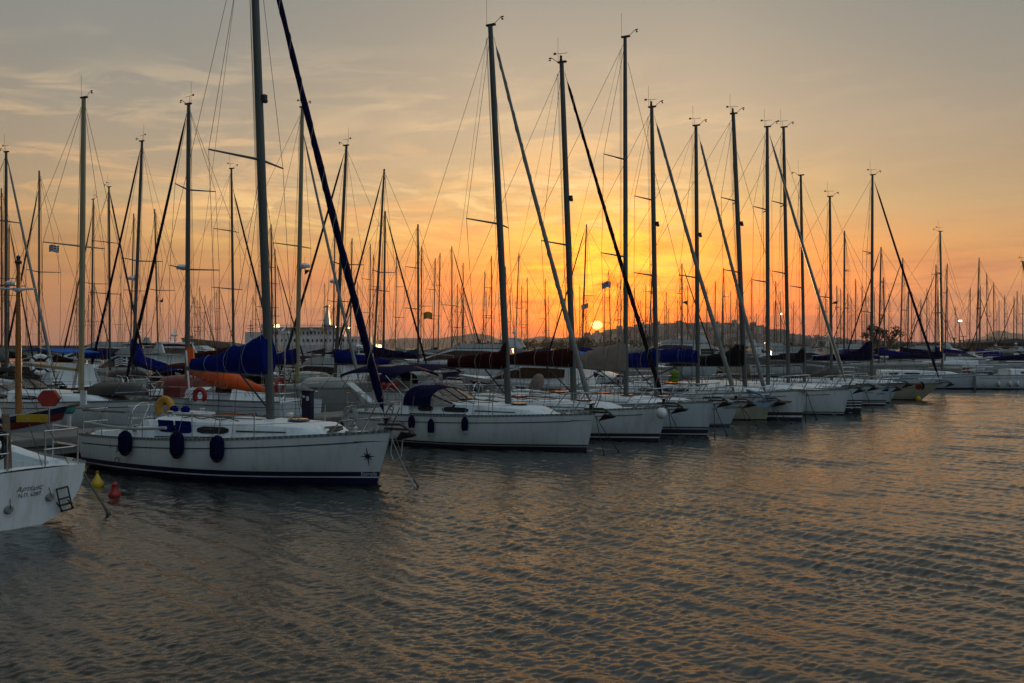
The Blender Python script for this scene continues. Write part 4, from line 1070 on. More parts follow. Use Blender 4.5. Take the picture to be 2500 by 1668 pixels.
MB().tube([(tx(.35, .06), 0.26, 0.35), (0.5, 0.1, 2.4)], 0.006, 4).build('backstay_leg', 'wire', RA)
MB().box((0.16, 0.30, 1.40), (0.05, 0.12, 1.15), 0, 0.10).build('rudder_stock', 'wood', RA) if False else None
e = thing_on(A1, 'gangplank', 'worn wooden plank standing upright at the stern of the yacht with the ladder', 'plank', 0.25, 0.16, 0.78)
MB().loft([[(x + o, y, z) for x, y in ((-.02, -.055), (.02, -.055), (.02, .055), (-.02, .055))] for z, o in ((0, 0), (0.5, 0.03), (1.05, 0.08))]).build('plank', 'wood', e)
e = thing_on(A1, 'rope_coil', 'dark rope bundle hanging at the stern of the yacht with the ladder', 'rope coil', 0.12, 0.42, 1.38)
rc = MB(); rnd = random.Random(9)
for k in range(9): rc.torus((rnd.uniform(-.04, .04), rnd.uniform(-.06, .06), rnd.uniform(-.05, .05)), rnd.uniform(.08, .13), 0.014, 'x', 12, 4, 0, 2 * PI, 1.7)
rc.build('coil', 'roped', e)
pr = rtA + hA * 0.05 + Vector((hA.y, -hA.x, 0)) * 0.98 + Vector((0, 0, 0.86))
rope(pr, wat(268, 1256), 'stout dark mooring line slanting from the stern with the ladder', r=0.018, m='rope', sag=0.02)

# ---------------------------------------------------------------- the wooden boat behind it
def wooden_boat():
    L = 8.0; Hc = Hull(L, 2.9, 1.12, 0.85, rake=0.5, sw=0.45, fm=0.55, pst=3.2, bowp=1.5)
    stm = at(166, 1003, 27.0); a = rad(-4); h = Vector((math.cos(a), math.sin(a), 0)); rt = Vector((stm.x, stm.y, 0)) - h * L
    R = empty('fishing_boat', rt, a); tag(R, 'wooden boat with dark red and blue gunwale, white wheelhouse and varnished mast at the left', 'fishing boat')
    Hc.mesh(24, 9).build('hull', 'gel2', R, smooth=True)
    Hc.band(-0.05, 0.14, 0.012, rel=True, nt=40).build('gunwale_stripe', 'navyg', R); Hc.band(0.14, 0.36, 0.012, rel=True, nt=40).build('gunwale_stripe', 'redhull', R)
    Hc.band(-0.10, -0.05, 0.03, rel=True, nt=40).build('gunwale_cap', 'gel2', R)
    deck_mesh(Hc, 16, cock=None, camber=0.04).build('deck', 'deck', R)
    c = MB(); c.loft([[(3.2, -.75, .5), (3.25, -.7, 1.75), (5.3, -.62, 1.7), (5.6, -.7, .5)], [(3.2, .75, .5), (3.25, .7, 1.75), (5.3, .62, 1.7), (5.6, .7, .5)]]).build('wheelhouse', 'gel', R)
    MB().box((4.2, 0, 1.77), (2.5, 1.7, 0.06)).build('wheelhouse_roof', 'gel', R)
    MB().box((4.1, -0.735, 1.35), (0.6, 0.02, 0.35)).build('wheelhouse_window', 'glass', R)
    a2 = solve_a(rt, h, 45); x = a2
    P = rt + h * x; zt = CH + (HY - 644) * P.y / F
    MB().tube([(x, 0, .5), (x, 0, zt * .6), (x, 0, zt)], [.10, .085, .05], 10).build('mast', 'tan', R, smooth=True)
    MB().lathe([(0.09, 0), (0.11, .05), (0.05, .12), (0.07, .2), (.02, .25)], 8, (x, 0, zt)).build('mast_lamp', 'dark', R)
    zb = CH + (HY - 707) * P.y / F
    b = MB(); b.tube([(x - .55, 0, zb + .04), (x, 0, zb), (x + .48, 0, zb + .02)], 0.035, 6); b.box((x, 0, zb), (.2, .3, .08)); b.lathe([(.02, -.12), (.10, -.06), (.12, 0), (.02, .02)], 10, (x, 0, zb)); b.build('crossbar', 'gel', R)
    MB().tube([(x - .15, 0, 1.85), (x - 2.6, 0, 2.2)], 0.06, 8).build('boom', 'gel', R)
    for sg in (-1, 1): MB().tube([(x, 0, zt - .1), (x - .2, sg * 1.3, .8)], 0.008, 4).build('shroud', 'wire', R)
    MB().tube([(x, 0, zt - .1), (L - .1, 0, 1.15)], 0.008, 4).build('forestay', 'wire', R)
    MB().box((x + 1.0, -0.9, 0.86), (0.95, 0.05, 0.22)).build('side_board', 'yellow', R)
    MB().lathe([(0.12, 0), (.14, .12), (.08, .2), (.13, .35), (.02, .42)], 10, (x + .15, -.2, .55)).build('windlass', 'dark', R)
    MB().tube([(L - .3, 0, 1.1), (L + .35, 0, 1.2)], .05, 6).build('stem_post', 'wood', R)
    return R, h, rt
RC, hC, rtC = wooden_boat()
def free(name, label, cat, px, py, Y, group=None, rz=0.0):
    e = empty(name, at(px, py, Y), rz); return tag(e, label, cat, group)
# red canister
e = free('life_raft', 'red hexagonal canister with black straps above the wooden boat bow', 'life raft canister', 120, 996, 25.6, rz=0.3)
hx_ = [(0.27 * math.cos(t) * 1.05, 0.25 * math.sin(t) + 0.27) for t in [PI / 6 + PI / 3 * i + PI / 6 for i in range(6)]]
MB().loft([[(x, -.2, z) for x, z in hx_], [(x * 1.03, -.1, z) for x, z in hx_], [(x * 1.03, .1, z) for x, z in hx_], [(x, .2, z) for x, z in hx_]]).build('canister', 'red', e)
for y in (-.1, .1): MB().loft([[(x * 1.06, y - .02, (z - .27) * 1.03 + .27) for x, z in hx_], [(x * 1.06, y + .02, (z - .27) * 1.03 + .27) for x, z in hx_]]).build('strap', 'dark', e)
MB().tube([(0, 0, 0), (0, 0, -0.45)], 0.025, 6).build('bracket', 'steel', e)
e = free('outboard_motor', 'turquoise outboard motor cowl on a stern rail beyond the wooden boat', 'outboard motor', 169, 1012, 28.6)
MB().loft([[(x * k + o, y * k, z) for x, y in ((-.1, -.12), (.1, -.12), (.12, .12), (-.12, .12))] for z, k, o in ((0.02, .6, 0), (.08, 1, 0), (.28, 1.05, .02), (.33, .7, .03))]).build('cowl', 'turq', e)
MB().loft([[(x * k, y * k, z) for x, y in ((-.05, -.06), (.05, -.06), (.05, .06), (-.05, .06))] for z, k in ((0.05, 1), (-.35, .8), (-.6, .5))]).build('leg', 'white', e)
# white lifebuoy ring
e = free('lifebuoy', 'white ring lifebuoy with blue bands hanging above the boats at the left', 'lifebuoy', 98, 890, 33.5, rz=0.5)
MB().torus((0, 0, 0), 0.29, 0.085, 'y', 28, 10, 0, 2 * PI, 1.08).build('ring', 'white', e, smooth=True)
for k in range(4):
    t0 = PI / 4 + k * PI / 2; MB().torus((0, 0, 0), 0.29, 0.089, 'y', 3, 10, t0 - .12, t0 + .12, 1.08).build('band', 'navyg', e)
MB().tube([(0, 0, .38), (0.1, .1, 0.9)], 0.012, 5).build('lanyard', 'ropel', e)
MB().tube([(-.9, .1, .1), (0.0, .12, .34), (0.45, .12, .3)], 0.018, 5).build('rail', 'steel', e)
# red chest and red horseshoe buoy, orange banner
e = free('storage_chest', 'red lidded chest standing between masts behind the compass star yacht', 'chest', 430, 976, 33.5, rz=-.3)
MB().box((0, 0, .2), (.74, .5, .42)).build('box', 'redhull', e); MB().box((0, 0, .44), (.78, .54, .06)).build('lid', 'redhull', e)
e = free('lifebuoy', 'red horseshoe lifebuoy on a rail behind the boom end of the compass star yacht', 'lifebuoy', 488, 984, 31.0)
MB().torus((0, 0, 0.25), 0.17, 0.085, 'y', 18, 8, -0.9, PI + 0.9, 1.25).build('ring', 'red', e, smooth=True); MB().box((0, 0, .04), (.4, .05, .08)).build('strap', 'white', e)
MB().tube([(-.6, .1, .3), (.9, .1, .3)], .016, 5).build('rail', 'steel', e)
e = free('gangway', 'pale gangway plank slanting up behind the pulpit of the compass star yacht', 'gangway', 900, 985, 31.5)
a_ = at(846, 938, 31.8) - e.location
MB().loft([[(0, 0, 0), (.22, .05, 0.0), (.22, .05, .05), (0, 0, .05)], [tuple(a_), tuple(a_ + Vector((.24, .05, 0))), tuple(a_ + Vector((.24, .05, .05))), tuple(a_ + Vector((0, 0, .05)))]]).build('plank', 'gel', e)
e = free('life_raft', 'lime green canvas bundle standing beside the mast of the DESTINY yacht', 'canvas bundle', 1648, 934, 36.0)
MB().lathe([(.12, 0), (.16, .1), (.14, .25), (.19, .38), (.13, .47), (.02, .5)], 9).build('bundle', 'lime', e, smooth=True); MB().torus((0, 0, .2), .16, .02, 'z', 12, 5).build('strap', 'dark', e)
e = free('cockpit_tent', 'taupe canvas cover bundle standing on a deck behind the sprayhood yacht', 'canvas bundle', 1308, 952, 31.5)
q = MB(); rings = []; rnd = random.Random(4)
for z, r in ((0, .16), (.12, .24), (.3, .25), (.42, .2), (.52, .13), (.56, .03)): rings.append([((r + rnd.uniform(-.03, .03)) * math.cos(t) + z * .2, r * math.sin(t), z) for t in [2 * PI * i / 10 for i in range(10)]])
q.loft(rings).build('bundle', 'taupe', e, smooth=True); MB().tube([(0.02, -.24, .05), (.08, -.26, .3)], 0.01, 4).build('lashing', 'rope', e)

# ---------------------------------------------------------------- flags
def flag(px, py, Y, w, hh, kind, label, cat='flag', pole=0.0, seed=0, left=True):
    """px, py = hoist top corner"""
    e = empty('flag', at(px, py, Y), 0.0); tag(e, label, cat, 'flags flying among the masts'); sg = -1 if left else 1
    nx, nz = 12, 9
    def P(i, j): u = i / nx; return (sg * w * u, 0.10 * w * math.sin(u * 7 + seed), -hh * j / nz - 0.12 * hh * math.sin(u * 5 + seed) - .1 * hh * u)
    def cloth(cells, nm, m):
        b = MB(); idx = {}
        for i, j in cells:
            q = []
            for a, c in ((i, j), (i + 1, j), (i + 1, j + 1), (i, j + 1)):
                if (a, c) not in idx: idx[(a, c)] = len(b.v); b.v.append(P(a, c))
                q.append(idx[(a, c)])
            b.f.append(tuple(q))
        if cells: b.build(nm, m, e, smooth=True)
    allc = [(i, j) for i in range(nx) for j in range(nz)]
    if kind == 'greek':
        wh = lambda i, j: (j == 2 or i == 2) if (i < 5 and j < 5) else j % 2 == 1
        cloth([c for c in allc if wh(*c)], 'white_stripes', 'white'); cloth([c for c in allc if not wh(*c)], 'blue_field', 'navyg')
    elif kind == 'tri':
        cloth([c for c in allc if c[1] >= c[0] * nz / nx / 2 and c[1] < nz - c[0] * nz / nx / 2], 'cloth', 'dark')
    else: cloth(allc, 'cloth', kind)
    if pole: MB().tube([(0, 0, 0.06), (0, 0, -pole)], 0.012, 4).build('flagpole', 'steel', e)
    else: MB().tube([(0, 0, 0.5), (0, 0, -2.0)], 0.006, 3).build('halyard', 'wire', e)
    return e
flag(143, 598, 45, .50, .34, 'greek', 'Greek flag flying high between the masts at the left edge', seed=1)
flag(318, 872, 36, .62, .36, 'greek', 'Greek flag drooping beside a blue sail cover near the left', pole=1.6, seed=2)
flag(1491, 688, 62, .62, .42, 'greek', 'Greek flag flying just right of the sun beside the tall mast', seed=3)
flag(1436, 742, 66, .5, .35, 'greek', 'small Greek flag flying close above the sun', seed=4)
flag(1034, 762, 58, .55, .42, 'amber', 'yellow flag with dark mark flying left of the maroon covered yacht', seed=2, left=False)
flag(744, 655, 40, .26, .24, 'tri', 'dark pennant flying right of the thick mast above the ferry', seed=1, left=False)
flag(398, 728, 42, .18, .2, 'tri', 'small dark pennant flying left of the compass star yacht mast', seed=5, left=True)
flag(1678, 733, 70, .4, .35, 'tri', 'dark pennant flying over the hillside town', seed=2, left=True)
flag(2044, 735, 75, .5, .3, 'tri', 'dark pennant flying left of the round tree', seed=3, left=True)
# orange banner-like cover with lettering
def orange_cover():
    Y = 28.2; T = [(466, 893, 16), (500, 908, 22), (540, 922, 24), (575, 933, 19), (610, 943, 12), (652, 953, 6)]
    e = empty('sail_cover', at(455, 870, Y)); tag(e, 'orange fabric cover lettered AST LO slung behind the compass star yacht', 'fabric cover')
    o = e.location; b = MB(); rings = []
    for x, y, r in T:
        c = at(x, y, Y) - o; k = r * Y / F
        rings.append([(c.x + k * .25 * math.sin(t), .5 * k * math.cos(t), c.z + k * math.sin(t) * (1 + .1 * math.sin(3 * t + x))) for t in [2 * PI * i / 12 for i in range(12)]])
    b.loft(rings).build('cover', 'orange', e, smooth=True)
    f = MB(); rings = []
    for x, y, w in ((453, 846, 8), (462, 848, 17), (464, 872, 17), (463, 895, 13), (458, 914, 8)):
        c = at(x, y, Y) - o; k = w * Y / F; rings.append([(c.x - k * .4, -.02, c.z), (c.x + k * .6, -.05, c.z), (c.x + k * .6, .03, c.z - .02), (c.x - k * .4, .04, c.z)])
    f.loft(rings).build('hanging_end', 'orange', e, smooth=True)
    p0 = at(454, 856, Y - .2) - o; p1 = at(464, 978, Y - .2) - o; MB().tube([p0, p1], 0.03, 6).build('support_pole', 'white', e)
    p0 = at(474, 906, Y - .40) - o; p1 = at(556, 944, Y - .40) - o; d = (p1 - p0).normalized(); n = Vector((-d.z, 0, d.x))
    v, fc = text_mesh('AST LO', 0.36); W = max(a[0] for a in v); s = (p1 - p0).length / W; mb = MB()
    for a in v: mb.v.append(tuple(p0 + d * a[0] * s + n * (a[1] * .95 - .12)))
    mb.f = [tuple(q) for q in fc]; mb.build('lettering', 'pink', e)
orange_cover()
# ---------------------------------------------------------------- the rows behind: (top x, top y, foot x, stay side, jib colour, cover colour, wanted height, mast material, mast radius)
# photo coordinates in the 2350 px wide view
FL = [
 (14, 350, 14, 'R', 'sail', 'sail', 13, 'aludark', .095), (3, 432, 4, 'L', 'black', 'black', 12.5, 'aludark', .08), (21, 515, 20, 'R', 'black', 'taupe', 12, 'aludark', .07),
 (90, 392, 90, 'L', 'black', 'black', 13, 'aludark', .085), (192, 226, 187, None, None, None, 11.5, 'beige', .115), (214, 458, 210, 'L', 'black', 'navy', 12, 'aludark', .08),
 (250, 430, 252, 'R', 'navy', 'blue', 12.5, 'aludark', .085), (307, 490, 300, None, None, 'black', 12, 'aludark', .075), (326, 325, 307, 'L', 'navy', 'blue', 13, 'alu', .10),
 (355, 480, 363, 'L', None, 'maroon', 12, 'aludark', .07), (433, 240, 430, 'L', 'black', None, 12.3, 'alu', .105), (531, 388, 536, 'R', 'black', 'maroon', 12.5, 'aludark', .08),
 (622, 515, 625, None, None, 'sail', 12, 'aludark', .075), (631, 572, 633, 'R', 'black', 'sail', 12, 'aludark', .075), (694, 247, 683, 'R', 'sail', 'blue', 13, 'beige', .105),
 (768, 540, 765, None, None, 'navy', 12, 'aludark', .07), (795, 335, 772, 'L', 'black', 'blue', 12.5, 'aludark', .09), (808, 547, 803, None, None, 'black', 12, 'aludark', .07),
 (850, 560, 848, None, None, 'sail', 12, 'aludark', .065), (857, 585, 856, None, None, None, 11.5, 'aludark', .065), (882, 388, 859, 'L', 'black', 'navy', 12.8, 'aludark', .085),
 (884, 485, 880, 'R', 'black', 'green', 12, 'aludark', .08), (910, 583, 908, None, None, 'sail', 12, 'aludark', .065), (959, 515, 960, None, None, 'green', 12, 'aludark', .085),
 (968, 565, 966, None, None, None, 12, 'aludark', .065), (999, 593, 994, None, None, 'sail', 12, 'aludark', .065), (1010, 580, 1005, 'R', None, 'navy', 12, 'aludark', .07),
 (1037, 565, 1037, 'R', 'black', 'sail', 12, 'aludark', .065), (1063, 603, 1062, None, None, None, 12, 'aludark', .06), (1113, 622, 1108, None, None, None, 12, 'aludark', .07),
 (1128, 587, 1128, 'R', None, None, 12, 'aludark', .06), (1160, 612, 1162, 'R', None, None, 12, 'aludark', .07), (1191, 580, 1183, 'L', None, 'sail', 12, 'aludark', .065),
 (1197, 655, 1197, None, None, None, 12, 'aludark', .06), (1210, 637, 1211, 'R', None, None, 12, 'aludark', .06), (1252, 640, 1252, 'R', None, None, 12, 'aludark', .06),
 (1346, 515, 1336, 'L', 'navy', 'blue', 12, 'aludark', .075), (1397, 620, 1402, None, None, None, 12, 'aludark', .06), (1418, 650, 1418, None, None, None, 12, 'aludark', .06),
 (1425, 640, 1425, None, None, None, 11, 'aludark', .06), (1498, 598, 1488, None, None, 'sail', 12, 'aludark', .065), (1482, 655, 1481, None, None, None, 12, 'aludark', .06),
 (1565, 605, 1565, 'R', 'black', 'blue', 12, 'aludark', .075), (1578, 655, 1578, None, None, None, 12, 'aludark', .06), (1622, 670, 1622, None, None, None, 12, 'aludark', .06),
 (1642, 645, 1640, None, None, None, 12, 'aludark', .065), (1660, 615, 1656, 'L', None, 'sail', 12, 'aludark', .06), (1692, 642, 1692, None, None, None, 12, 'aludark', .06),
 (1725, 638, 1726, None, None, None, 12, 'aludark', .06), (1780, 645, 1782, None, None, None, 12, 'alu', .065), (1790, 668, 1792, None, None, None, 12, 'aludark', .06),
 (1822, 690, 1820, None, None, None, 12, 'aludark', .06), (1938, 530, 1937, None, None, 'blue', 12, 'aludark', .085), (1880, 660, 1880, None, None, None, 12, 'aludark', .06),
 (1895, 672, 1893, 'L', None, None, 12, 'aludark', .065), (1920, 655, 1921, None, None, None, 12, 'aludark', .06), (1963, 640, 1963, None, None, None, 12, 'aludark', .065),
 (1978, 655, 1978, None, None, None, 12, 'aludark', .06), (2022, 567, 2017, 'L', 'black', 'blue', 12, 'aludark', .08), (2028, 637, 2030, 'R', None, 'navy', 10.5, 'aludark', .07),
 (2040, 672, 2040, None, None, None, 12, 'aludark', .06), (2072, 592, 2066, 'L', 'navy', 'navy', 12, 'aludark', .075), (2085, 667, 2082, None, None, None, 12, 'aludark', .06),
 (2092, 670, 2092, None, None, None, 11, 'aludark', .06), (2113, 685, 2114, 'L', 'navy', None, 12, 'aludark', .06), (2127, 662, 2127, None, None, None, 12, 'aludark', .06),
 (2148, 607, 2146, 'L', 'black', 'blue', 12, 'aludark', .075), (2174, 605, 2169, 'R', None, 'sail', 12, 'aludark', .07), (2247, 592, 2240, 'L', None, 'blue', 12, 'aludark', .08),
 (2250, 657, 2249, None, None, None, 12, 'aludark', .07), (2264, 627, 2266, None, None, 'sail', 12, 'aludark', .06), (2280, 648, 2281, 'L', 'black', 'navy', 12, 'aludark', .065),
 (2293, 690, 2293, None, None, None, 12, 'aludark', .06), (2305, 678, 2306, 'L', None, None, 12, 'aludark', .06), (2327, 680, 2326, None, None, 'sail', 12, 'aludark', .065),
 (2334, 668, 2333, 'L', 'black', 'blue', 12, 'aludark', .065), (2347, 676, 2347, None, None, None, 12, 'aludark', .07),
]
rnd = random.Random(11)
for i in range(74):                                       # the forest of small far masts along the skyline
    x = rnd.uniform(4, 2346)
    if 2195 < x < 2212 or 1355 < x < 1385: continue
    y = rnd.uniform(655, 722) if x > 1400 else rnd.uniform(640, 715)
    FL.append((x, y, x + rnd.uniform(-3, 3), rnd.choice(['R', 'L', None, None]), rnd.choice([None, None, 'black', 'sail']), rnd.choice([None, 'sail', 'navy', 'blue', 'black']), 12, 'aludark', .06))
DSC = 2500 / 2350.0
bands = []
for k in range(0, 9): bands += [26 * k + 8.0, 26 * k + 20.5]
used = []
def place(tx, ty, bx, Hp, L):
    px, py, pb = tx * DSC, ty * DSC, bx * DSC; rx = pb_r = (pb - CX) / F; best = None
    for bd in bands:
        for o in (0, -1.2, 1.2, 2.4, -2.2):
            den = Nn.y + Nn.x * rx; Y = (bd + o + P0.x * Nn.x + P0.y * Nn.y) / den
            if Y < 20 or Y > 420: continue
            Hm = CH + (HY - py) * Y / F
            if not 8.5 < Hm < 17: continue
            u = dist_u(rx * Y, Y); c = abs(Hm - Hp) + abs(o) * 0.25
            for (b2, u2) in used:
                if b2 == bd and abs(u2 - u) < 3.1: c += 6 * (3.1 - abs(u2 - u))
            if best is None or c < best[0]: best = (c, Y, Hm, bd, u)
    return best
fleet = []
order = sorted(range(len(FL)), key=lambda i: FL[i][1])
for i in order:
    tx_, ty_, bx_, side, jc, cc, Hp, mm_, mr_ = FL[i]
    b = place(tx_, ty_, bx_, Hp, 9.5)
    if b is None: continue
    c, Y, Hm, bd, u = b
    if c > 14: continue
    used.append((bd, u)); fleet.append((i, Y, Hm, bd, u))
LM = [(45, 'orange wooden mast'), (661, 'compass star yacht mast'), (797, 'ferry funnel'), (1043, 'yellow flag'), (1232, 'nearer maroon-covered mast'), (1457, 'setting sun'), (1603, 'DESTINY yacht mast'),
      (1819, 'black-covered mast'), (1925, 'three-striped yacht mast'), (2165, 'round tree'), (2342, 'lit floodlight')]
xs_all = sorted((FL[i][2] * DSC, i) for i, *_ in fleet)
ORD = ['first', 'second', 'third', 'fourth', 'fifth', 'sixth', 'seventh', 'eighth', 'ninth', 'tenth', 'eleventh', 'twelfth', 'thirteenth', 'fourteenth', 'fifteenth', 'sixteenth', 'seventeenth', 'eighteenth']
CN = {'navy': 'navy', 'blue': 'royal blue', 'black': 'black', 'sail': 'pale grey', 'maroon': 'maroon', 'green': 'green', 'taupe': 'taupe', 'orange': 'orange', None: None}
def fleet_label(i):
    x = FL[i][2] * DSC; lx, ln = min(LM, key=lambda a: abs(a[0] - x)); side = 'right' if x > lx else 'left'
    n = sum(1 for xx, j in xs_all if (lx < xx < x if side == 'right' else x < xx < lx))
    ref = '%s mast %s of the %s' % (ORD[min(n, 17)], side, ln)
    cc = FL[i][5]; return 'sloop with %s, %s' % ((CN[cc] + ' boom cover') if cc else 'bare boom', ref), ref
hulls_c = ['gel', 'gel2', 'gel2', 'greyhull', 'cream', 'gel2', 'navyg', 'gel', 'greyhull', 'redhull']
prof_f = [(0, 0.80, 0.13), (0.1, 0.66, 0.18), (0.5, 0.45, 0.16), (1.0, 0.25, 0.11)]
def gear(Bf, lod, r2, ref):
    R, H, h, rt, fn, mp, xm = Bf; L = H.L; C = ['navy', 'blue', 'black', 'black', 'navy', 'blue', 'taupe', 'maroon', 'lblue']
    if r2.random() < .55: bimini(R, 0.3, 2.4, 1.2, 2.0, r2.choice(C), patch=False, legs=lod > 0)
    if lod and r2.random() < .75: sprayhood(R, H, fn, L * .25, L * .40, 1.05, H.S(.3) + .25, 0.62, r2.choice(C))
    if not lod: return
    zs = H.S(0)
    if r2.random() < .35:                                  # wind generator on a pole at the stern
        p = MB().tube([(.15, .7, zs), (.15, .7, zs + 2.4)], .025, 5).build('generator_pole', 'steel', R)
        b = MB().box((.15, .7, zs + 2.4), (.35, .1, .1))
        for k in range(3): a = r2.random() + k * 2.09; b.tube([(.33, .7, zs + 2.4), (.33, .7 + .5 * math.cos(a), zs + 2.4 + .5 * math.sin(a))], [.03, .012], 4)
        b.build('wind_generator', 'white', p)
    if r2.random() < .35: MB().box((.2, 0, zs + 1.0), (.55, 1.1, .03), 0, r2.uniform(-.3, .3)).build('solar_panel', 'glass', R)
    if r2.random() < .4: p = mp(.42); MB().lathe([(.02, 0), (.2, .02), (.22, .12), (.12, .2), (.02, .21)], 10, (p.x + .32, 0, p.z)).box((p.x + .15, 0, p.z), (.3, .1, .04)).build('radar', 'white', R, smooth=True)
    for t in (.42, .66): MB().box((L * t, 0, H.S(t) + fn(t)[1] * 1.1), (.5, .5, .05)).build('hatch', 'glass', R)
    w = MB().torus((L * 0.115, 0, zs + 0.35), 0.36, 0.014, 'x', 16, 4); w.build('steering_wheel', 'steel', R)
    ms = MB()
    for k in range(4): ms.tube([(xm - 2.6 + .05 * k, .04 * k, 2.0), (L * .24 + .1 * k, .1 * k, H.S(.2) + .1)], .009, 3, cap=False)
    for k in range(5): ms.tube([(xm - .05, .02 * k - .04, H.S(.5) + 1.6), (xm - .2 - .12 * k, .12 * (k - 2), H.S(.5) + .35)], .008, 3, cap=False)
    ms.build('running_rigging', 'roped', R)
    kinds = [('sail_bag', 'sail bag'), ('deck_box', 'deck box'), ('rope_coil', 'rope coil'), ('dinghy', 'upturned dinghy'), ('jerry_can', 'row of cans'), ('lifebuoy', 'horseshoe lifebuoy')]
    for nm, cat in r2.sample(kinds, 3):
        mc = r2.choice(C); t = r2.uniform(.62, .86) if nm in ('dinghy', 'sail_bag') else r2.uniform(.02, .6); y = r2.uniform(-.5, .5) if t > .62 else r2.choice([-1, 1]) * (H.bs(t) - .3)
        z = H.S(t) + (0.02 + fn(t)[1] if t > .62 and abs(y) < .6 and t < .84 else .02)
        if nm == 'lifebuoy': t, y, z, mc = .03, r2.choice([-.8, .8]), zs + .35, r2.choice(['white', 'amber', 'red', 'white'])
        if nm == 'jerry_can': mc = r2.choice(['blue', 'red', 'yellow', 'white'])
        if nm == 'rope_coil': mc = 'rope'
        if nm == 'deck_box': mc = r2.choice(['gel', 'dark', 'redhull', 'wood'])
        e = thing_on((R, H, h, rt), nm, '%s %s on the sloop, %s' % (MNAME.get(mc, mc), cat, ref), cat, L * t, y, z, group='gear on the decks behind')
        if nm == 'sail_bag': MB().loft([[(x, r * math.cos(a), .14 + r * .7 * math.sin(a) + .03 * math.sin(x * 9)) for a in [2 * PI * i / 8 for i in range(8)]] for x, r in ((-.7, .05), (-.5, .2), (0, .24), (.5, .17), (.7, .04))]).build('bag', mc, e, smooth=True)
        elif nm == 'deck_box': MB().box((0, 0, .16), (.7, .4, .32)).box((0, 0, .34), (.74, .44, .04)).build('box', mc, e)
        elif nm == 'rope_coil':
            q = MB()
            for k in range(5): q.torus((r2.uniform(-.04, .04), r2.uniform(-.04, .04), .03 + .03 * k), r2.uniform(.12, .18), .016, 'z', 10, 4)
            q.build('coil', mc, e)
        elif nm == 'dinghy': MB().loft([[(x, w * math.cos(a), .05 + hh * math.sin(a)) for a in [PI * i / 8 for i in range(9)]] for x, w, hh in ((-1.1, .55, .25), (-1.0, .62, .38), (0, .66, .42), (.8, .5, .36), (1.25, .08, .15))]).build('hull', r2.choice(['greyhull', 'redhull', 'navyg', 'dark']), e, smooth=True)
        elif nm == 'jerry_can':
            q = MB()
            for k in range(3): q.loft([[(k * .3 + x * s, y_ * s, z_) for x, y_ in ((-.1, -.13), (.1, -.13), (.1, .13), (-.1, .13))] for z_, s in ((0, .95), (.3, 1), (.36, .5), (.4, .3))])
            q.build('cans', mc, e)
        else: MB().torus((0, 0, .2), .2, .075, 'x', 14, 6, -.8, PI + .8, 1.2).build('ring', mc, e, smooth=True)
MNAME = {'gel': 'white', 'dark': 'dark', 'redhull': 'dark red', 'wood': 'wooden', 'rope': 'brown', 'sail': 'pale grey', 'blue': 'royal blue'}
for i, Y, Hm, bd, u in sorted(fleet, key=lambda a: a[1]):
    tx_, ty_, bx_, side, jc, cc, Hp, mm_, mr_ = FL[i]; r2 = random.Random(i * 7 + 1)
    s = side or r2.choice(['R', 'L']); ang = ANG + r2.uniform(-3, 3) + (0 if s == 'R' else 180)
    px, py, pb = tx_ * DSC, ty_ * DSC, bx_ * DSC
    # foot column read at deck height
    yd = HY + 1.6 * F / Y; pbd = px + (pb - px) * (yd - py) / (860 * 1.0 - py) if abs(pb - px) > 0 else px
    h = Vector((math.cos(rad(ang)), math.sin(rad(ang)), 0)); P = Vector(((pbd - CX) / F * Y, Y, 0)); J = r2.uniform(3.3, 3.8)
    L = r2.uniform(9.2, 10.8); st = P + h * J; lod = 1 if Y < 52 else 0
    hc = r2.choice(hulls_c)
    if i == 14: hc, L = 'greyhull', 11.0
    if i == 4: hc, L = 'gel', 10.5
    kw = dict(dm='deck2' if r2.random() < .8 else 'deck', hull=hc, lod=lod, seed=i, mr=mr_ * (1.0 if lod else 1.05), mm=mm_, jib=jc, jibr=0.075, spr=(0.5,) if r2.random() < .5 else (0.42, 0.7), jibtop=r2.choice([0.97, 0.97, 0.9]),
              boot=[(-0.12, 0.07, 'antifoul'), (0.10, 0.15, r2.choice(['stripe', 'navyg', 'redhull']))], group='sailing yachts in the rows behind', wr=0.0085 if lod else 0.0115, cove=r2.random() < .5, stanch=3, anch=lod == 1 and r2.random() < .6)
    boom = (r2.uniform(2.9, 3.5), r2.uniform(2.0, 2.3), r2.uniform(-.1, .2))
    if i == 10: boom = (3.2, 2.3, 0.1)
    if i == 8: boom = (3.0, 2.05, -0.62)
    cov = (cc, prof_f) if cc else None
    if i == 8: cov = ('blue', [(0, 1.45, 0.2), (0.1, 1.2, 0.3), (0.3, 0.62, 0.3), (0.8, 0.62, 0.26), (1.0, 0.5, 0.15)])
    if i in (5, 6, 8, 14, 16): kw['lod'] = 1
    lab, ref = fleet_label(i); Bf = sailboat('sailing_yacht', lab, st, ang, L, L * .32, r2.uniform(1.05, 1.35), r2.uniform(.85, 1.05), pbd, (px, py), boom=boom, cover=cov, category='sailboat', **kw)
    gear(Bf, lod, r2, ref)
print('fleet', len(fleet), 'of', len(FL))

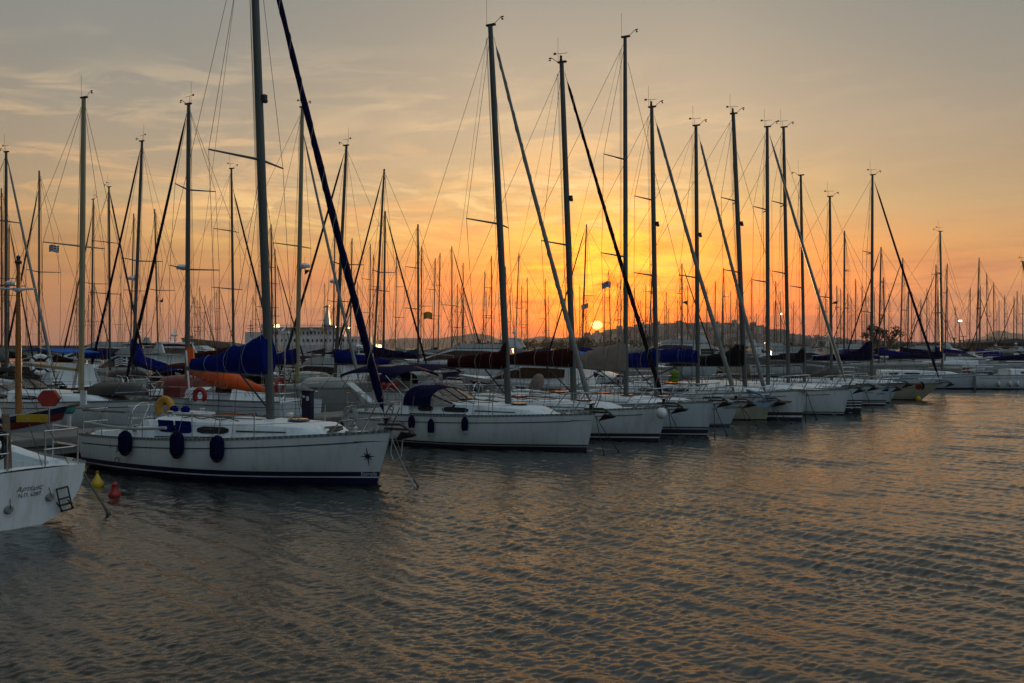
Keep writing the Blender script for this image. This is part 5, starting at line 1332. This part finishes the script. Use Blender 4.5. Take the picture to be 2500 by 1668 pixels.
# ---------------------------------------------------------------- motor yachts
def motor_yacht(px, Y, ang, L, label, hull='gel', fly=True, sup='gel', win='glass', hs=1.0, canopy=None, mast=True, name='motor_yacht'):
    """px = photo column of the boat's middle"""
    h = Vector((math.cos(rad(ang)), math.sin(rad(ang)), 0)); c = Vector(((px - CX) * Y / F, Y, 0)); rt = c - h * L / 2
    R = empty(name, rt, rad(ang)); tag(R, label, 'motor yacht', 'motor yachts in the rows behind')
    B = L * .33; fb = 0.16 * L * hs; fs = 0.11 * L * hs
    H = Hull(L, B, fb, fs, rake=0.11 * L, sw=.92, fm=lerp(fs, fb, .35), pst=4.0, bowp=1.4)
    H.mesh(16, 7).build('hull', hull, R, smooth=True); H.band(0.0, 0.14, .012, nt=30).build('boot_stripe', 'antifoul', R); H.band(.22, .30, .012, t0=.02, t1=.9, rel=True, nt=24).build('cove_stripe', 'stripe', R)
    deck_mesh(H, 12, cock=None).build('deck', 'deck', R)
    w = B * .40; z0 = fs * .98; hh = .115 * L * hs
    side = [(.16, 0), (.18, hh), (.52, hh * 1.02), (.64, hh * .62), (.80, hh * .22), (.86, 0)]
    def body(w0, w1, pts, dz=0.0, n=None):
        m = MB(); rings = []
        for u, z in pts:
            ww = w0 * (1 - .35 * max(0, u - .5) / .4); zb = z0 + dz; rings.append([(u * L, -ww, zb), (u * L, -ww * .96, zb + z * .5), (u * L, -ww * .86, zb + z * .95), (u * L, 0, zb + z * 1.03 + .001), (u * L, ww * .86, zb + z * .95), (u * L, ww * .96, zb + z * .5), (u * L, ww, zb)])
        return m.loft(rings)
    cb = body(w, w, [(u, max(.03, z)) for u, z in side]).build('superstructure', sup, R, smooth=True)
    for sg in (-1, 1):
        q = MB(); r = []
        for u, a, b in ((.24, .42, .80), (.34, .36, .86), (.50, .34, .88), (.60, .34, .66), (.70, .22, .34)):
            k = 1 - .35 * max(0, u - .5) / .4; r.append([(u * L, sg * (w * k * .975 + .015), z0 + hh * a), (u * L, sg * (w * k * (.90) + .02), z0 + hh * b)])
        if sg > 0: r = [x[::-1] for x in r]
        q.loft(r, close=False).build('saloon_window', win, cb)
    q = MB(); r = []
    for y in (-.62, 0, .62): r.append([(.535 * L, y * w, z0 + hh * (1.045 - .06 * abs(y))), (.655 * L, y * w * .92, z0 + hh * (.60))])
    q.loft(r, close=False); q.loft([x[::-1] for x in r], close=False); q.build('windscreen', win, cb)
    zt = z0 + hh
    if fly:
        fb_ = MB(); rr = []
        for u, z in ((.12, .10), (.14, .36), (.30, .40), (.46, .42), (.53, .06)):
            rr.append([(u * L, -w * .86, zt), (u * L, -w * .9, zt + z * hs), (u * L, -w * .84, zt + z * hs), (u * L, -w * .80, zt + .02), (u * L, w * .80, zt + .02), (u * L, w * .84, zt + z * hs), (u * L, w * .9, zt + z * hs), (u * L, w * .86, zt)])
        fb_.loft(rr).build('flybridge', sup, R, smooth=True)
        for sg in (-1, 1):
            MB().loft([[(.10 * L, sg * w * .9, zt + .1), (.20 * L, sg * w * .9, zt + .1), (.20 * L, sg * w * .82, zt + .1), (.10 * L, sg * w * .82, zt + .1)],
                       [(.13 * L, sg * w * .85, zt + .062 * L * hs), (.17 * L, sg * w * .85, zt + .062 * L * hs), (.17 * L, sg * w * .78, zt + .062 * L * hs), (.13 * L, sg * w * .78, zt + .062 * L * hs)]]).build('radar_arch_leg', sup, R)
        MB().box((.155 * L, 0, zt + .066 * L * hs), (.06 * L, w * 1.72, .10)).build('radar_arch', sup, R)
        if mast:
            zz = zt + .07 * L * hs; MB().tube([(.155 * L, 0, zz), (.155 * L, 0, zz + .9)], .03, 5).lathe([(.02, 0), (.22, .03), (.24, .12), (.1, .2), (.02, .22)], 10, (.155 * L, 0, zz + .35)).build('radar', 'white', R, smooth=True)
            MB().tube([(.155 * L, .3, zz), (.155 * L, .32, zz + 1.8)], .012, 3).build('antenna', 'dark', R)
    if canopy:
        MB().loft([[(x * L, y * w, zt + z) for x, z in ((.13, .55), (.28, .72), (.46, .62), (.46, .58), (.28, .68), (.13, .51))] for y in (-.85, 0, .85)]).build('canopy', canopy, R)
    ra = MB()
    for sg in (-1, 1):
        pts = [(L * t, sg * (H.bs(t) - .06), H.S(t) + .62) for t in (.5, .62, .75, .88, .97)] + [(L + .05, 0, H.S(1) + .64)]
        ra.tube(pts, .018, 4)
        for x, y, z in pts[:-1]: ra.tube([(x, y, z), (x, y, z - .62)], .014, 4)
    ra.build('bow_rail', 'steel', R)
    return R
motor_yacht(1120, 78, -8 + 180, 14.0, 'large white motor yacht with brown windows and radar arch left of the maroon covered mast', win='amglass', hs=0.9, canopy=None)
motor_yacht(778, 55, 150, 9.0, 'white motor yacht with large black windows right of the ferry funnel', hs=.95, canopy='black', hull='greyhull')
motor_yacht(905, 66, -28, 9.0, 'white flybridge cruiser between the ferry and the green sail cover', hs=.9, canopy='black')
motor_yacht(505, 105, 0, 12.0, 'white cabin cruiser in front of the grey ship bow', hs=1.0)
motor_yacht(1620, 120, 175, 14, 'white flybridge yacht at the foot of the hillside town', hs=1.1)
motor_yacht(1740, 125, -10, 13, 'white motor yacht below the trees on the town waterfront', canopy='sail', hs=1.0)
motor_yacht(1455, 90, 170, 9, 'small white cruiser directly below the setting sun', canopy='lblue', hs=1.0)
motor_yacht(1980, 88, -15, 11.5, 'white motor yacht with dark teal windows left of the navy boom cover', hs=1.0)
motor_yacht(1905, 130, 5, 13, 'white flybridge yacht left of the round tree on the far quay', hs=1.05)
motor_yacht(2095, 120, 5, 13, 'white motor yacht with canopy under the round tree', canopy='sail', hs=1.0)
motor_yacht(2215, 110, 178, 12, 'white motor yacht between the round tree and the floodlight', canopy='navy', hs=1.0)
motor_yacht(2325, 112, -5, 12, 'white cruiser below the lit floodlight', hs=1.0, fly=False)
motor_yacht(2410, 135, 176, 12, 'white motor yacht with long pale roof right of the floodlight', canopy='sail', hs=.85)
motor_yacht(2492, 140, 0, 11, 'white motor yacht at the far right edge before the dark shed', hs=.85)
motor_yacht(330, 60, 150, 11, 'white cabin cruiser behind the Greek flag at the left', canopy='navy', hs=1.0)
motor_yacht(240, 95, 175, 13, 'white motor yacht before the breakwater at the left', hs=1.05)
motor_yacht(80, 45, 152, 9.5, 'dark hulled cabin boat behind the lifebuoy at the left edge', hull='redhull', fly=False, canopy='lblue', hs=1.0)
motor_yacht(1300, 47, 152, 9.0, 'white cabin boat with brown windows behind the two maroon covers', win='amglass', fly=False, canopy='lblue', hs=1.0)
motor_yacht(1420, 50, -28, 9.0, 'white cabin boat with bright blue awning behind the taupe cover', fly=False, canopy='lblue', hs=1.0)
# ---------------------------------------------------------------- far shore
def ridge(pts, dist, depth, name, m, zb=-0.5, n=120, rough=0.0, seed=0):
    rnd = random.Random(seed); b = MB(); x0, x1 = pts[0][0], pts[-1][0]; cols = []
    for i in range(n + 1):
        x = lerp(x0, x1, i / n); 
        for a, c in zip(pts[:-1], pts[1:]):
            if a[0] <= x <= c[0]: y = lerp(a[1], c[1], sm((x - a[0]) / (c[0] - a[0]))); break
        zt = CH + (HY - y * DSC) * dist / F + rnd.uniform(-rough, rough); X = (x * DSC - CX) / F
        r = []
        for k, (dd_, hz) in enumerate(((0, 0), (.25, .42), (.5, .70), (.75, .9), (1, 1.0), (1.6, .75), (2.4, 0))):
            D = dist - depth + depth * dd_; r.append((X * D, D, lerp(zb, zt, hz)))
        cols.append(r)
    b.loft(cols, close=False); o = b.build(name, m, smooth=True); tag(o, None, kind='structure'); return o
M['hill'] = mat('hillside', (0.17, 0.14, 0.12), 1.0, var=0.35, scale=0.02)
M['fhill'] = mat('far_hillside', (0.12, 0.10, 0.09), 1.0, var=0.15, scale=0.004)
M['tree'] = mat('dark_foliage', (0.035, 0.045, 0.022), 0.95, var=0.4, scale=0.3)
M['asphalt'] = mat('quay_ground', (0.10, 0.095, 0.09), 0.95, var=0.2, scale=0.05)
city = [(1180, 797), (1230, 791), (1320, 780), (1380, 772), (1420, 764), (1480, 752), (1540, 747), (1600, 746), (1680, 747), (1730, 752), (1780, 763), (1830, 777), (1880, 784), (1950, 788), (2050, 790), (2150, 792), (2380, 794)]
ridge(city, 1500, 260, 'hills', 'hill', rough=0.6)
ridge([(800, 796), (860, 781), (930, 776), (1000, 777), (1050, 771), (1090, 765), (1120, 769), (1150, 779), (1180, 787), (1210, 777), (1240, 772), (1290, 776), (1330, 786), (1420, 794)], 2000, 250, 'hills', 'fhill')
ridge([(2120, 796), (2160, 792), (2200, 788), (2240, 776), (2290, 759), (2330, 765), (2400, 776), (2600, 790)], 1950, 250, 'hills', 'fhill')
b = MB(); b.poly([(-90, 330, 1.3), (-60, 260, 1.3), (60, 215, 1.3), (420, 205, 1.3), (2000, 1100, 1.3), (2000, 2150, 1.3), (-900, 2150, 1.3), (-400, 900, 1.3)]); o = b.build('ground', 'asphalt'); tag(o, None, kind='structure')
# breakwater
b = MB(); rnd = random.Random(3)
pa, pb_ = Vector((-520, 400, 0)), Vector((-70, 330, 0)); dv = pb_ - pa; nv = Vector((dv.y, -dv.x, 0)).normalized()
prof = [(-6, -0.5), (-3.5, 1.6), (-1.2, 2.3), (-1.1, 3.55), (1.1, 3.6), (1.3, 1.8), (6, -.5)]
rr = []
for i in range(121):
    c = pa.lerp(pb_, i / 120); rr.append([(c.x + nv.x * -a + rnd.uniform(-.4, .4) * (z < 2), c.y - nv.y * a * -1 * -1, z + rnd.uniform(-.3, .3) * (0 < z < 2)) for a, z in prof])
b.loft(rr, close=False); o = b.build('breakwater', 'rock'); tag(o, 'long grey breakwater wall on the horizon at the left', 'breakwater')

# town houses on the slope
def slope_pt(x, k):
    for a, c in zip(city[:-1], city[1:]):
        if a[0] <= x <= c[0]: y = lerp(a[1], c[1], sm((x - a[0]) / (c[0] - a[0]))); break
    zt = CH + (HY - y * DSC) * 1500 / F; hz = lerp(0, .42, k / .25) if k < .25 else lerp(.42, .70, (k - .25) / .25) if k < .5 else lerp(.70, .9, (k - .5) / .25) if k < .75 else lerp(.9, 1, (k - .75) / .25)
    D = 1500 - 260 + 260 * k; return Vector(((x * DSC - CX) / F * D, D, lerp(-.5, zt, hz)))
hm = [mat('house_plaster_%s' % n, c, 0.9, var=0.1, scale=0.1) for n, c in (('pale', (.52, .46, .40)), ('grey', (.34, .31, .28)), ('warm', (.45, .35, .27)), ('white', (.65, .6, .54)), ('dull', (.26, .23, .21)))]
M['hwin'] = mat('house_window', (0.03, 0.03, 0.035), 0.5)
def house_meshes(w, d, h, fl, nw, mi):
    a = MB(); a.box((0, 0, h / 2 - 2), (w, d, h + 4)); a.box((w * .2, 0, h + .9), (w * .3, d * .4, 1.8)); a.box((0, 0, h + .15), (w + .3, d + .3, .3))
    for f in range(1, fl): a.box((0, -d / 2 - .5, h * f / fl), (w * .9, 1.0, .25))
    wn = []
    for f in range(fl):
        q = MB()
        for k in range(nw): q.box((-w / 2 + w * (k + .5) / nw, -d / 2 - .04, h * (f + .55) / fl), (w / nw * .5, .1, h / fl * .5))
        wn.append(q)
    return a, wn
protos = []
rnd = random.Random(8)
for k in range(8):
    w, fl, nw = rnd.uniform(9, 17), rnd.randint(2, 5), rnd.randint(3, 5); h = fl * 3.0; d = rnd.uniform(9, 12)
    a, wn = house_meshes(w, d, h, fl, nw, k); me = a.build('wall', hm[k % 5]).data; wm = []
    allw = MB()
    for q in wn:
        o0 = len(allw.v); allw.v += q.v; allw.f += [tuple(i + o0 for i in f) for f in q.f]
    wo_ = allw.build('window', 'hwin'); protos.append((bpy.data.objects[-1] if False else me, wo_.data))
for o in list(bpy.data.objects):
    if o.name.split('.')[0] in ('wall', 'window') and o.parent is None: bpy.data.objects.remove(o)
cnt = 0; spots = []
for _ in range(6000):
    if cnt >= 235: break
    k = rnd.random() ** 0.9 * .86; x = rnd.uniform(1345, 1950) if rnd.random() < .88 else rnd.uniform(1230, 2300); p = slope_pt(x, k)
    if any(abs(p.x - q.x) < 10 and abs(p.y - q.y) < 9 for q in spots): continue
    spots.append(p); me, wm = protos[rnd.randrange(8)]
    o = bpy.data.objects.new('apartment_house', me); col.objects.link(o); o.location = p; o.rotation_euler = (0, 0, rnd.uniform(-.4, .4)); s = rnd.uniform(.42, .68); o.scale = (s, s, s * rnd.uniform(.8, 1.2))
    tag(o, 'small flat-roofed apartment house among many on the town hillside', 'house', 'houses on the town hillside')
    w = bpy.data.objects.new('window', wm); col.objects.link(w); w.parent = o; cnt += 1
# remaining small houses further down and between: one mass
b = MB(); n = 0
for _ in range(1500):
    k = rnd.random() * .9; x = rnd.uniform(1200, 2350); p = slope_pt(x, k * .98)
    w, h = rnd.uniform(5, 9), rnd.uniform(3, 6.5); b.box((p.x, p.y + 6, p.z + h / 2 - 2), (w, 9, h + 3), rnd.uniform(-.4, .4))
o = b.build('distant_houses', hm[4]); tag(o, 'tightly packed distant houses filling the town hillside', 'houses', kind='stuff')
# leaf clumps
def foliage(b, c, rx, ry, rz, n, s, rnd):
    for _ in range(n):
        while True:
            q = Vector((rnd.uniform(-1, 1), rnd.uniform(-1, 1), rnd.uniform(-1, 1)))
            if q.length < 1: break
        q = q * (0.55 + .45 * rnd.random()) if q.length > .3 else q
        p = Vector((c[0] + q.x * rx, c[1] + q.y * ry, c[2] + q.z * rz)); a = Vector((rnd.uniform(-1, 1), rnd.uniform(-1, 1), rnd.uniform(-1, 1))).normalized(); t = a.cross(Vector((rnd.uniform(-1, 1), rnd.uniform(-1, 1), 1))).normalized()
        b.poly([p + a * s, p + t * s * .7, p - a * s, p - t * s * .7])
b = MB()
for i in range(120):
    x = rnd.uniform(1450, 1760); p = slope_pt(x, rnd.choice([1.0, 1.0, .97, rnd.uniform(.1, .9)])); foliage(b, (p.x, p.y, p.z + 1), rnd.uniform(4, 10), 5, rnd.uniform(1.5, 4.5), 22, 1.5, rnd)
o = b.build('hillside_trees', 'tree'); tag(o, 'dark trees along the crest of the town hill', 'trees', kind='stuff')
b = MB()
for i in range(110):
    x = rnd.uniform(1450, 2350) * DSC; D = rnd.uniform(300, 380); c = at(x, 0, D); foliage(b, (c.x, D, 2.4 + rnd.uniform(0, 1.2)), rnd.uniform(2, 6), 3, rnd.uniform(.8, 2.0), 16, .6, rnd)
for i in range(60):
    x = rnd.uniform(1060, 1450) * DSC; D = rnd.uniform(420, 600); c = at(x, 0, D); foliage(b, (c.x, D, 4), rnd.uniform(4, 9), 3, rnd.uniform(2, 4), 20, 1.0, rnd)
o = b.build('waterfront_shrubs', 'tree'); tag(o, 'dark low greenery along the far waterfront', 'shrubs', kind='stuff')

# round tree
def tree(px, D, ztop, w, label, name='tree', dens=1.0, seed=1, z0=1.3):
    r = random.Random(seed); c = at(px, 0, D); e = empty(name, (c.x, D, z0)); tag(e, label, 'tree'); Ht = ztop - z0
    t = MB(); t.tube([(0, 0, 0), (.1, 0, Ht * .3), (0, .1, Ht * .55)], [.35, .25, .15], 7)
    cr = MB(); cl = []
    for k in range(9):
        a = r.uniform(0, 6.28); q = (math.cos(a) * w * r.uniform(.15, .42), math.sin(a) * w * .3, Ht * r.uniform(.45, .9)); cl.append(q); t.tube([(0, 0, Ht * r.uniform(.25, .5)), q], [.13, .04], 4)
    t.build('trunk', 'wood', e)
    for q in cl: foliage(cr, q, w * .17, w * .17, Ht * .13, int(60 * dens), .16, r)
    cr.build('crown', 'tree', e)
tree(2140, 150, 2.9 + (848 - 790) * 150 / F, 5.5, 'bushy tree rising behind the masts, left one of the pair on the quay', dens=1.6, seed=3)
tree(2172, 152, 2.9 + (848 - 792) * 152 / F, 5.0, 'round thin-crowned tree rising behind the masts, right one of the pair on the quay', dens=1.0, seed=4)
def palm(px, D, ztop, label, seed):
    r = random.Random(seed); c = at(px, 0, D); e = empty('palm_tree', (c.x, D, 1.3)); tag(e, label, 'palm tree', 'palm trees on the waterfront'); Ht = ztop - 1.3
    MB().tube([(0, 0, 0), (.1, 0, Ht * .5), (.05, 0, Ht * .85)], [.3, .22, .2], 7).build('trunk', 'wood', e)
    b = MB()
    for k in range(26):
        a = r.uniform(0, 6.28); up = r.uniform(-.3, 1); l = Ht * .42; d = Vector((math.cos(a), math.sin(a), 0)); pts = [Vector((.05, 0, Ht * .85)) + d * l * s_ + Vector((0, 0, l * (up * s_ - .9 * s_ * s_))) for s_ in (0, .25, .5, .75, 1)]
        sd = Vector((-d.y, d.x, 0)) * .28
        b.loft([[p - sd * (1 - i * .2), p + Vector((0, 0, .08)), p + sd * (1 - i * .2)] for i, p in enumerate(pts)], close=False)
    b.build('crown', 'tree', e)
palm(1428, 175, 2.9 + (848 - 822) * 175 / F, 'dark palm tree directly under the left side of the sun', 1)
palm(1585, 150, 2.9 + (848 - 818) * 150 / F, 'palm tree in front of the town hillside right of the sun', 2)
palm(1418, 185, 2.9 + (848 - 830) * 185 / F, 'lower palm tree beside the one under the sun', 3)

# floodlights and lamps
M['lamp'] = bpy.data.materials.new('lamp_glow'); M['lamp'].use_nodes = True
_b = M['lamp'].node_tree.nodes['Principled BSDF']; _b.inputs['Emission Color'].default_value = (1, .86, .6, 1); _b.inputs['Emission Strength'].default_value = 9
def lamp_post(px, py, D, w, label, lit=True, name='floodlight', arm=False):
    c = at(px, py, D); e = empty(name, (c.x, D, 1.3)); tag(e, label, 'floodlight' if lit else 'street lamp', 'lights on the far quays' if lit else 'street lamps on the far quays'); z = c.z - 1.3
    MB().tube([(0, 0, 0), (0, 0, z)], [.14, .09], 6).build('post', 'aludark', e)
    if lit:
        MB().box((0, 0, z), (w, .3, .12)).build('head_frame', 'dark', e)
        n = max(1, int(w / .45))
        for k in range(n): MB().box((-w / 2 + w * (k + .5) / n, -.2, z + .02), (w / n * .75, .12, .28)).build('lamp', 'lamp', e)
    else: MB().loft([[(x, -.12, z), (x, .12, z), (x, .12, z + .1), (x, -.12, z + .1)] for x in (-.6, 0, .6)]).build('lamp_head', 'dark', e)
lamp_post(2342, 784, 200, 1.0, 'lit floodlight high on a slender post at the right')
lamp_post(1906, 767, 180, .45, 'small lit lamp between masts over the right end of the town')
lamp_post(1436, 822, 160, .3, 'tiny lit lamp left of the sun near the palm') if False else None
for i, px in enumerate((2330, 2345, 2352, 2366, 2372, 2384, 2300, 2420, 2455)):
    lamp_post(px, (826, 832, 822, 830, 838, 834, 838, 824, 826)[i], 170 + i * 3, 1, ('street lamp in the cluster below the lit floodlight, %s from the left' % ORD[[1, 2, 3, 4, 5, 6, 0, 7, 8][i]]), lit=False, name='street_lamp')
for i in range(7):
    lamp_post(410 + i * 9, 838 - (i % 3) * 3, 330, 1, 'thin street lamp on the breakwater left of the grey ship, %s from the left' % ORD[i], lit=False, name='street_lamp')
# shed at the right
e = empty('boat_shed', at(2448, 0, 190)); e.location.z = 1.3; tag(e, 'dark low boat shed with wide roof below the right hill', 'shed')
MB().box((0, 0, 1.35), (11, 8, 2.7)).build('wall', 'dark', e); MB().loft([[(-6.5, y, 2.6), (0, y, 3.4), (6.5, y, 2.6), (6.5, y, 2.4), (-6.5, y, 2.4)] for y in (-5, 5)]).build('roof', 'asphalt', e)
for k in range(3): MB().box((-3.5 + 3.5 * k, -4.03, 1.1), (2.2, .08, 2.0)).build('door', 'redhull', e)

# ---------------------------------------------------------------- ferry and grey ship
def ferry():
    D = 230; k = D / F; X = lambda px: (px - 700) * k
    e = empty('ferry', (at(700, 0, D).x, D, 0)); tag(e, 'white multi-deck ferry with curved funnel behind the masts', 'ferry'); zz = lambda py: CH + (HY - py) * k
    h = MB(); zd = zz(842); h.loft([[(X(570) - .0, 0, -.3), (X(560), 0, zd + .8), (X(560), .01, zd + .8), (X(570), .01, -.3)], [(X(600), -2.5, -.3), (X(598), -3.4, zd + .3), (X(598), 3.4, zd + .3), (X(600), 2.5, -.3)], [(X(640), -4, -.3), (X(640), -4.4, zd), (X(640), 4.4, zd), (X(640), 4, -.3)], [(X(925), -4, -.3), (X(925), -4.4, zd), (X(925), 4.4, zd), (X(925), 4, -.3)]]).build('hull', 'gel2', e)
    d1 = MB().loft([[(X(605), s * 2.6, zd), (X(622), s * 2.6, zz(822)), (X(905), s * 3.9, zz(822)), (X(915), s * 4.2, zd)] for s in (-1, 1)]).build('lower_deckhouse', 'gel', e)
    d2 = MB().loft([[(X(640), s * 2.6, zz(822) + .003), (X(648), s * 2.6, zz(802)), (X(838), s * 3.6, zz(802)), (X(845), s * 3.6, zz(822) + .003)] for s in (-1, 1)]).build('upper_deckhouse', 'gel', e)
    br = MB().box((X(660), 0, zz(802) + .5), (3.2, 5.6, 1.0)).build('bridge', 'gel2', e); MB().box((X(660), -2.83, zz(802) + .6), (2.8, .06, .4)).build('bridge_window', 'glass', br)
    for dk, y0, y1, a, b, n, yy in ((d2, 810, 817, 655, 832, 20, 3.42), (d1, 828, 835, 630, 900, 26, 4.0)):
        for i in range(n):
            px = lerp(a, b, i / (n - 1)); dy = lerp(2.6, yy, (px - a) / (b - a) * .9 + .1)
            MB().box((X(px), -dy - .12, zz((y0 + y1) / 2)), (.34 if i % 3 else .5, .3, zz(y0) - zz(y1))).build('window', 'glass', dk)
    MB().box((X(745), 0, zz(801) + .06), ((X(850) - X(640)), 7.8, .12)).build('upper_deck_roof', 'gel', e)
    r = MB()
    for y in (-3.9, 3.9):
        r.tube([(X(640), y, zz(794)), (X(850), y, zz(794))], .035, 4); r.tube([(X(640), y, zz(797)), (X(850), y, zz(797))], .025, 4)
        for i in range(22): px = lerp(640, 850, i / 21); r.tube([(X(px), y, zz(801)), (X(px), y, zz(794))], .025, 3)
    r.build('deck_rail', 'gel', e)
    f = MB().loft([[(X(788), s, zz(802)), (X(790), s, zz(790)), (X(822), s, zz(797)), (X(822), s, zz(802))] for s in (-1.6, 1.6)]).build('funnel_base', 'navyg', e)
    g_ = MB(); 
    for px, py, w in ((797, 792, 8), (797, 780, 6.5), (799, 765, 4), (800, 752, 3), (798, 748, 3.5)): pass
    g_.loft([[(X(px - w), -w * .08, zz(py)), (X(px + w), -w * .08, zz(py)), (X(px + w), w * .08, zz(py)), (X(px - w), w * .08, zz(py))] for px, py, w in ((797, 793, 9), (798, 780, 7), (799, 765, 4), (800, 754, 3), (799, 748, 3))]).build('funnel', 'gel2', e, smooth=True)
    MB().loft([[(X(790), -.5, zz(752)), (X(804), -.5, zz(747)), (X(804), -.5, zz(745)), (X(790), -.5, zz(749))], [(X(790), .5, zz(752)), (X(804), .5, zz(747)), (X(804), .5, zz(745)), (X(790), .5, zz(749))]]).build('funnel_cap', 'tan', e)
    m = MB(); m.tube([(X(612), 0, zz(822)), (X(612), 0, zz(782))], .1, 5)
    for py, w in ((802, 8), (806, 5), (796, 4), (812, 5)): m.tube([(X(612 - w), 0, zz(py)), (X(612 + w), 0, zz(py))], .07, 4)
    m.build('signal_mast', 'dark', e)
    for i in range(4):
        q = MB(); q.sphere((X(700 + 34 * i), -3.7, zz(806)), .55, 8, .6); q.build('lifeboat', 'redhull' if i % 2 else 'gel2', e, smooth=True)
ferry()
def grey_ship():
    D = 300; k = D / F; e = empty('cargo_ship', (at(500, 0, D).x, D, 0)); tag(e, 'grey ship with sharp raised bow and dark lettering at the left horizon', 'ship'); X = lambda px: (px - 500) * k; zz = lambda py: CH + (HY - py) * k
    h = MB(); S = [(441, 825, 0.05, 468), (470, 827, 2.0, 478), (520, 832, 4.0, 520), (600, 839, 5, 600), (690, 841, 5, 690)]
    h.loft([[(X(b), -w * .4, -.3), (X((a + b) / 2), -w * .8, zz(y) * .55), (X(a), -w, zz(y)), (X(a), w, zz(y)), (X((a + b) / 2), w * .8, zz(y) * .55), (X(b), w * .4, -.3)] for a, y, w, b in S]).build('hull', 'greyship', e)
    v, fc = text_mesh('GMC', 2.1); mb = MB()
    for a in v: mb.v.append((X(506) + a[0] * 1.35, -4.35 - a[0] * .12, zz(849.5) + a[1] * .62))
    mb.f = [tuple(q) for q in fc]; mb.build('lettering', 'dark', e)
    MB().tube([(X(470), 0, zz(827)), (X(470), 0, zz(812))], .12, 5).build('bow_mast', 'dark', e); MB().box((X(470), 0, zz(823)), (1.2, 1.5, .8)).build('winch_house', 'greyship', e)
    MB().box((X(640), 0, zz(841) + 2.0), (9, 8, 4)).build('deckhouse', 'gel2', e)
M['greyship'] = mat('grey_ship_paint', (0.14, 0.17, 0.165), 0.6, scale=.2)
grey_ship()

# ---------------------------------------------------------------- air
hz = MB().box((0, 1000, 59), (4300, 2400, 122)); hzo = hz.build('haze', 'dark')
hm_ = bpy.data.materials.new('haze_air'); hm_.use_nodes = True; t_ = hm_.node_tree; t_.nodes.clear()
pv = t_.nodes.new('ShaderNodeVolumePrincipled'); pv.inputs['Density'].default_value = HAZE; pv.inputs['Color'].default_value = (0.86, 0.84, 0.86, 1); pv.inputs['Anisotropy'].default_value = 0.35
mo = t_.nodes.new('ShaderNodeOutputMaterial'); t_.links.new(pv.outputs[0], mo.inputs['Volume'])
hzo.data.materials.clear(); hzo.data.materials.append(hm_); tag(hzo, None, kind='stuff')
for o in bpy.data.objects:
    if o.parent is None and o.get('label') and len(o['label'].replace('-', ' ').split()) > 16: print('LONG', o.name, o['label'])
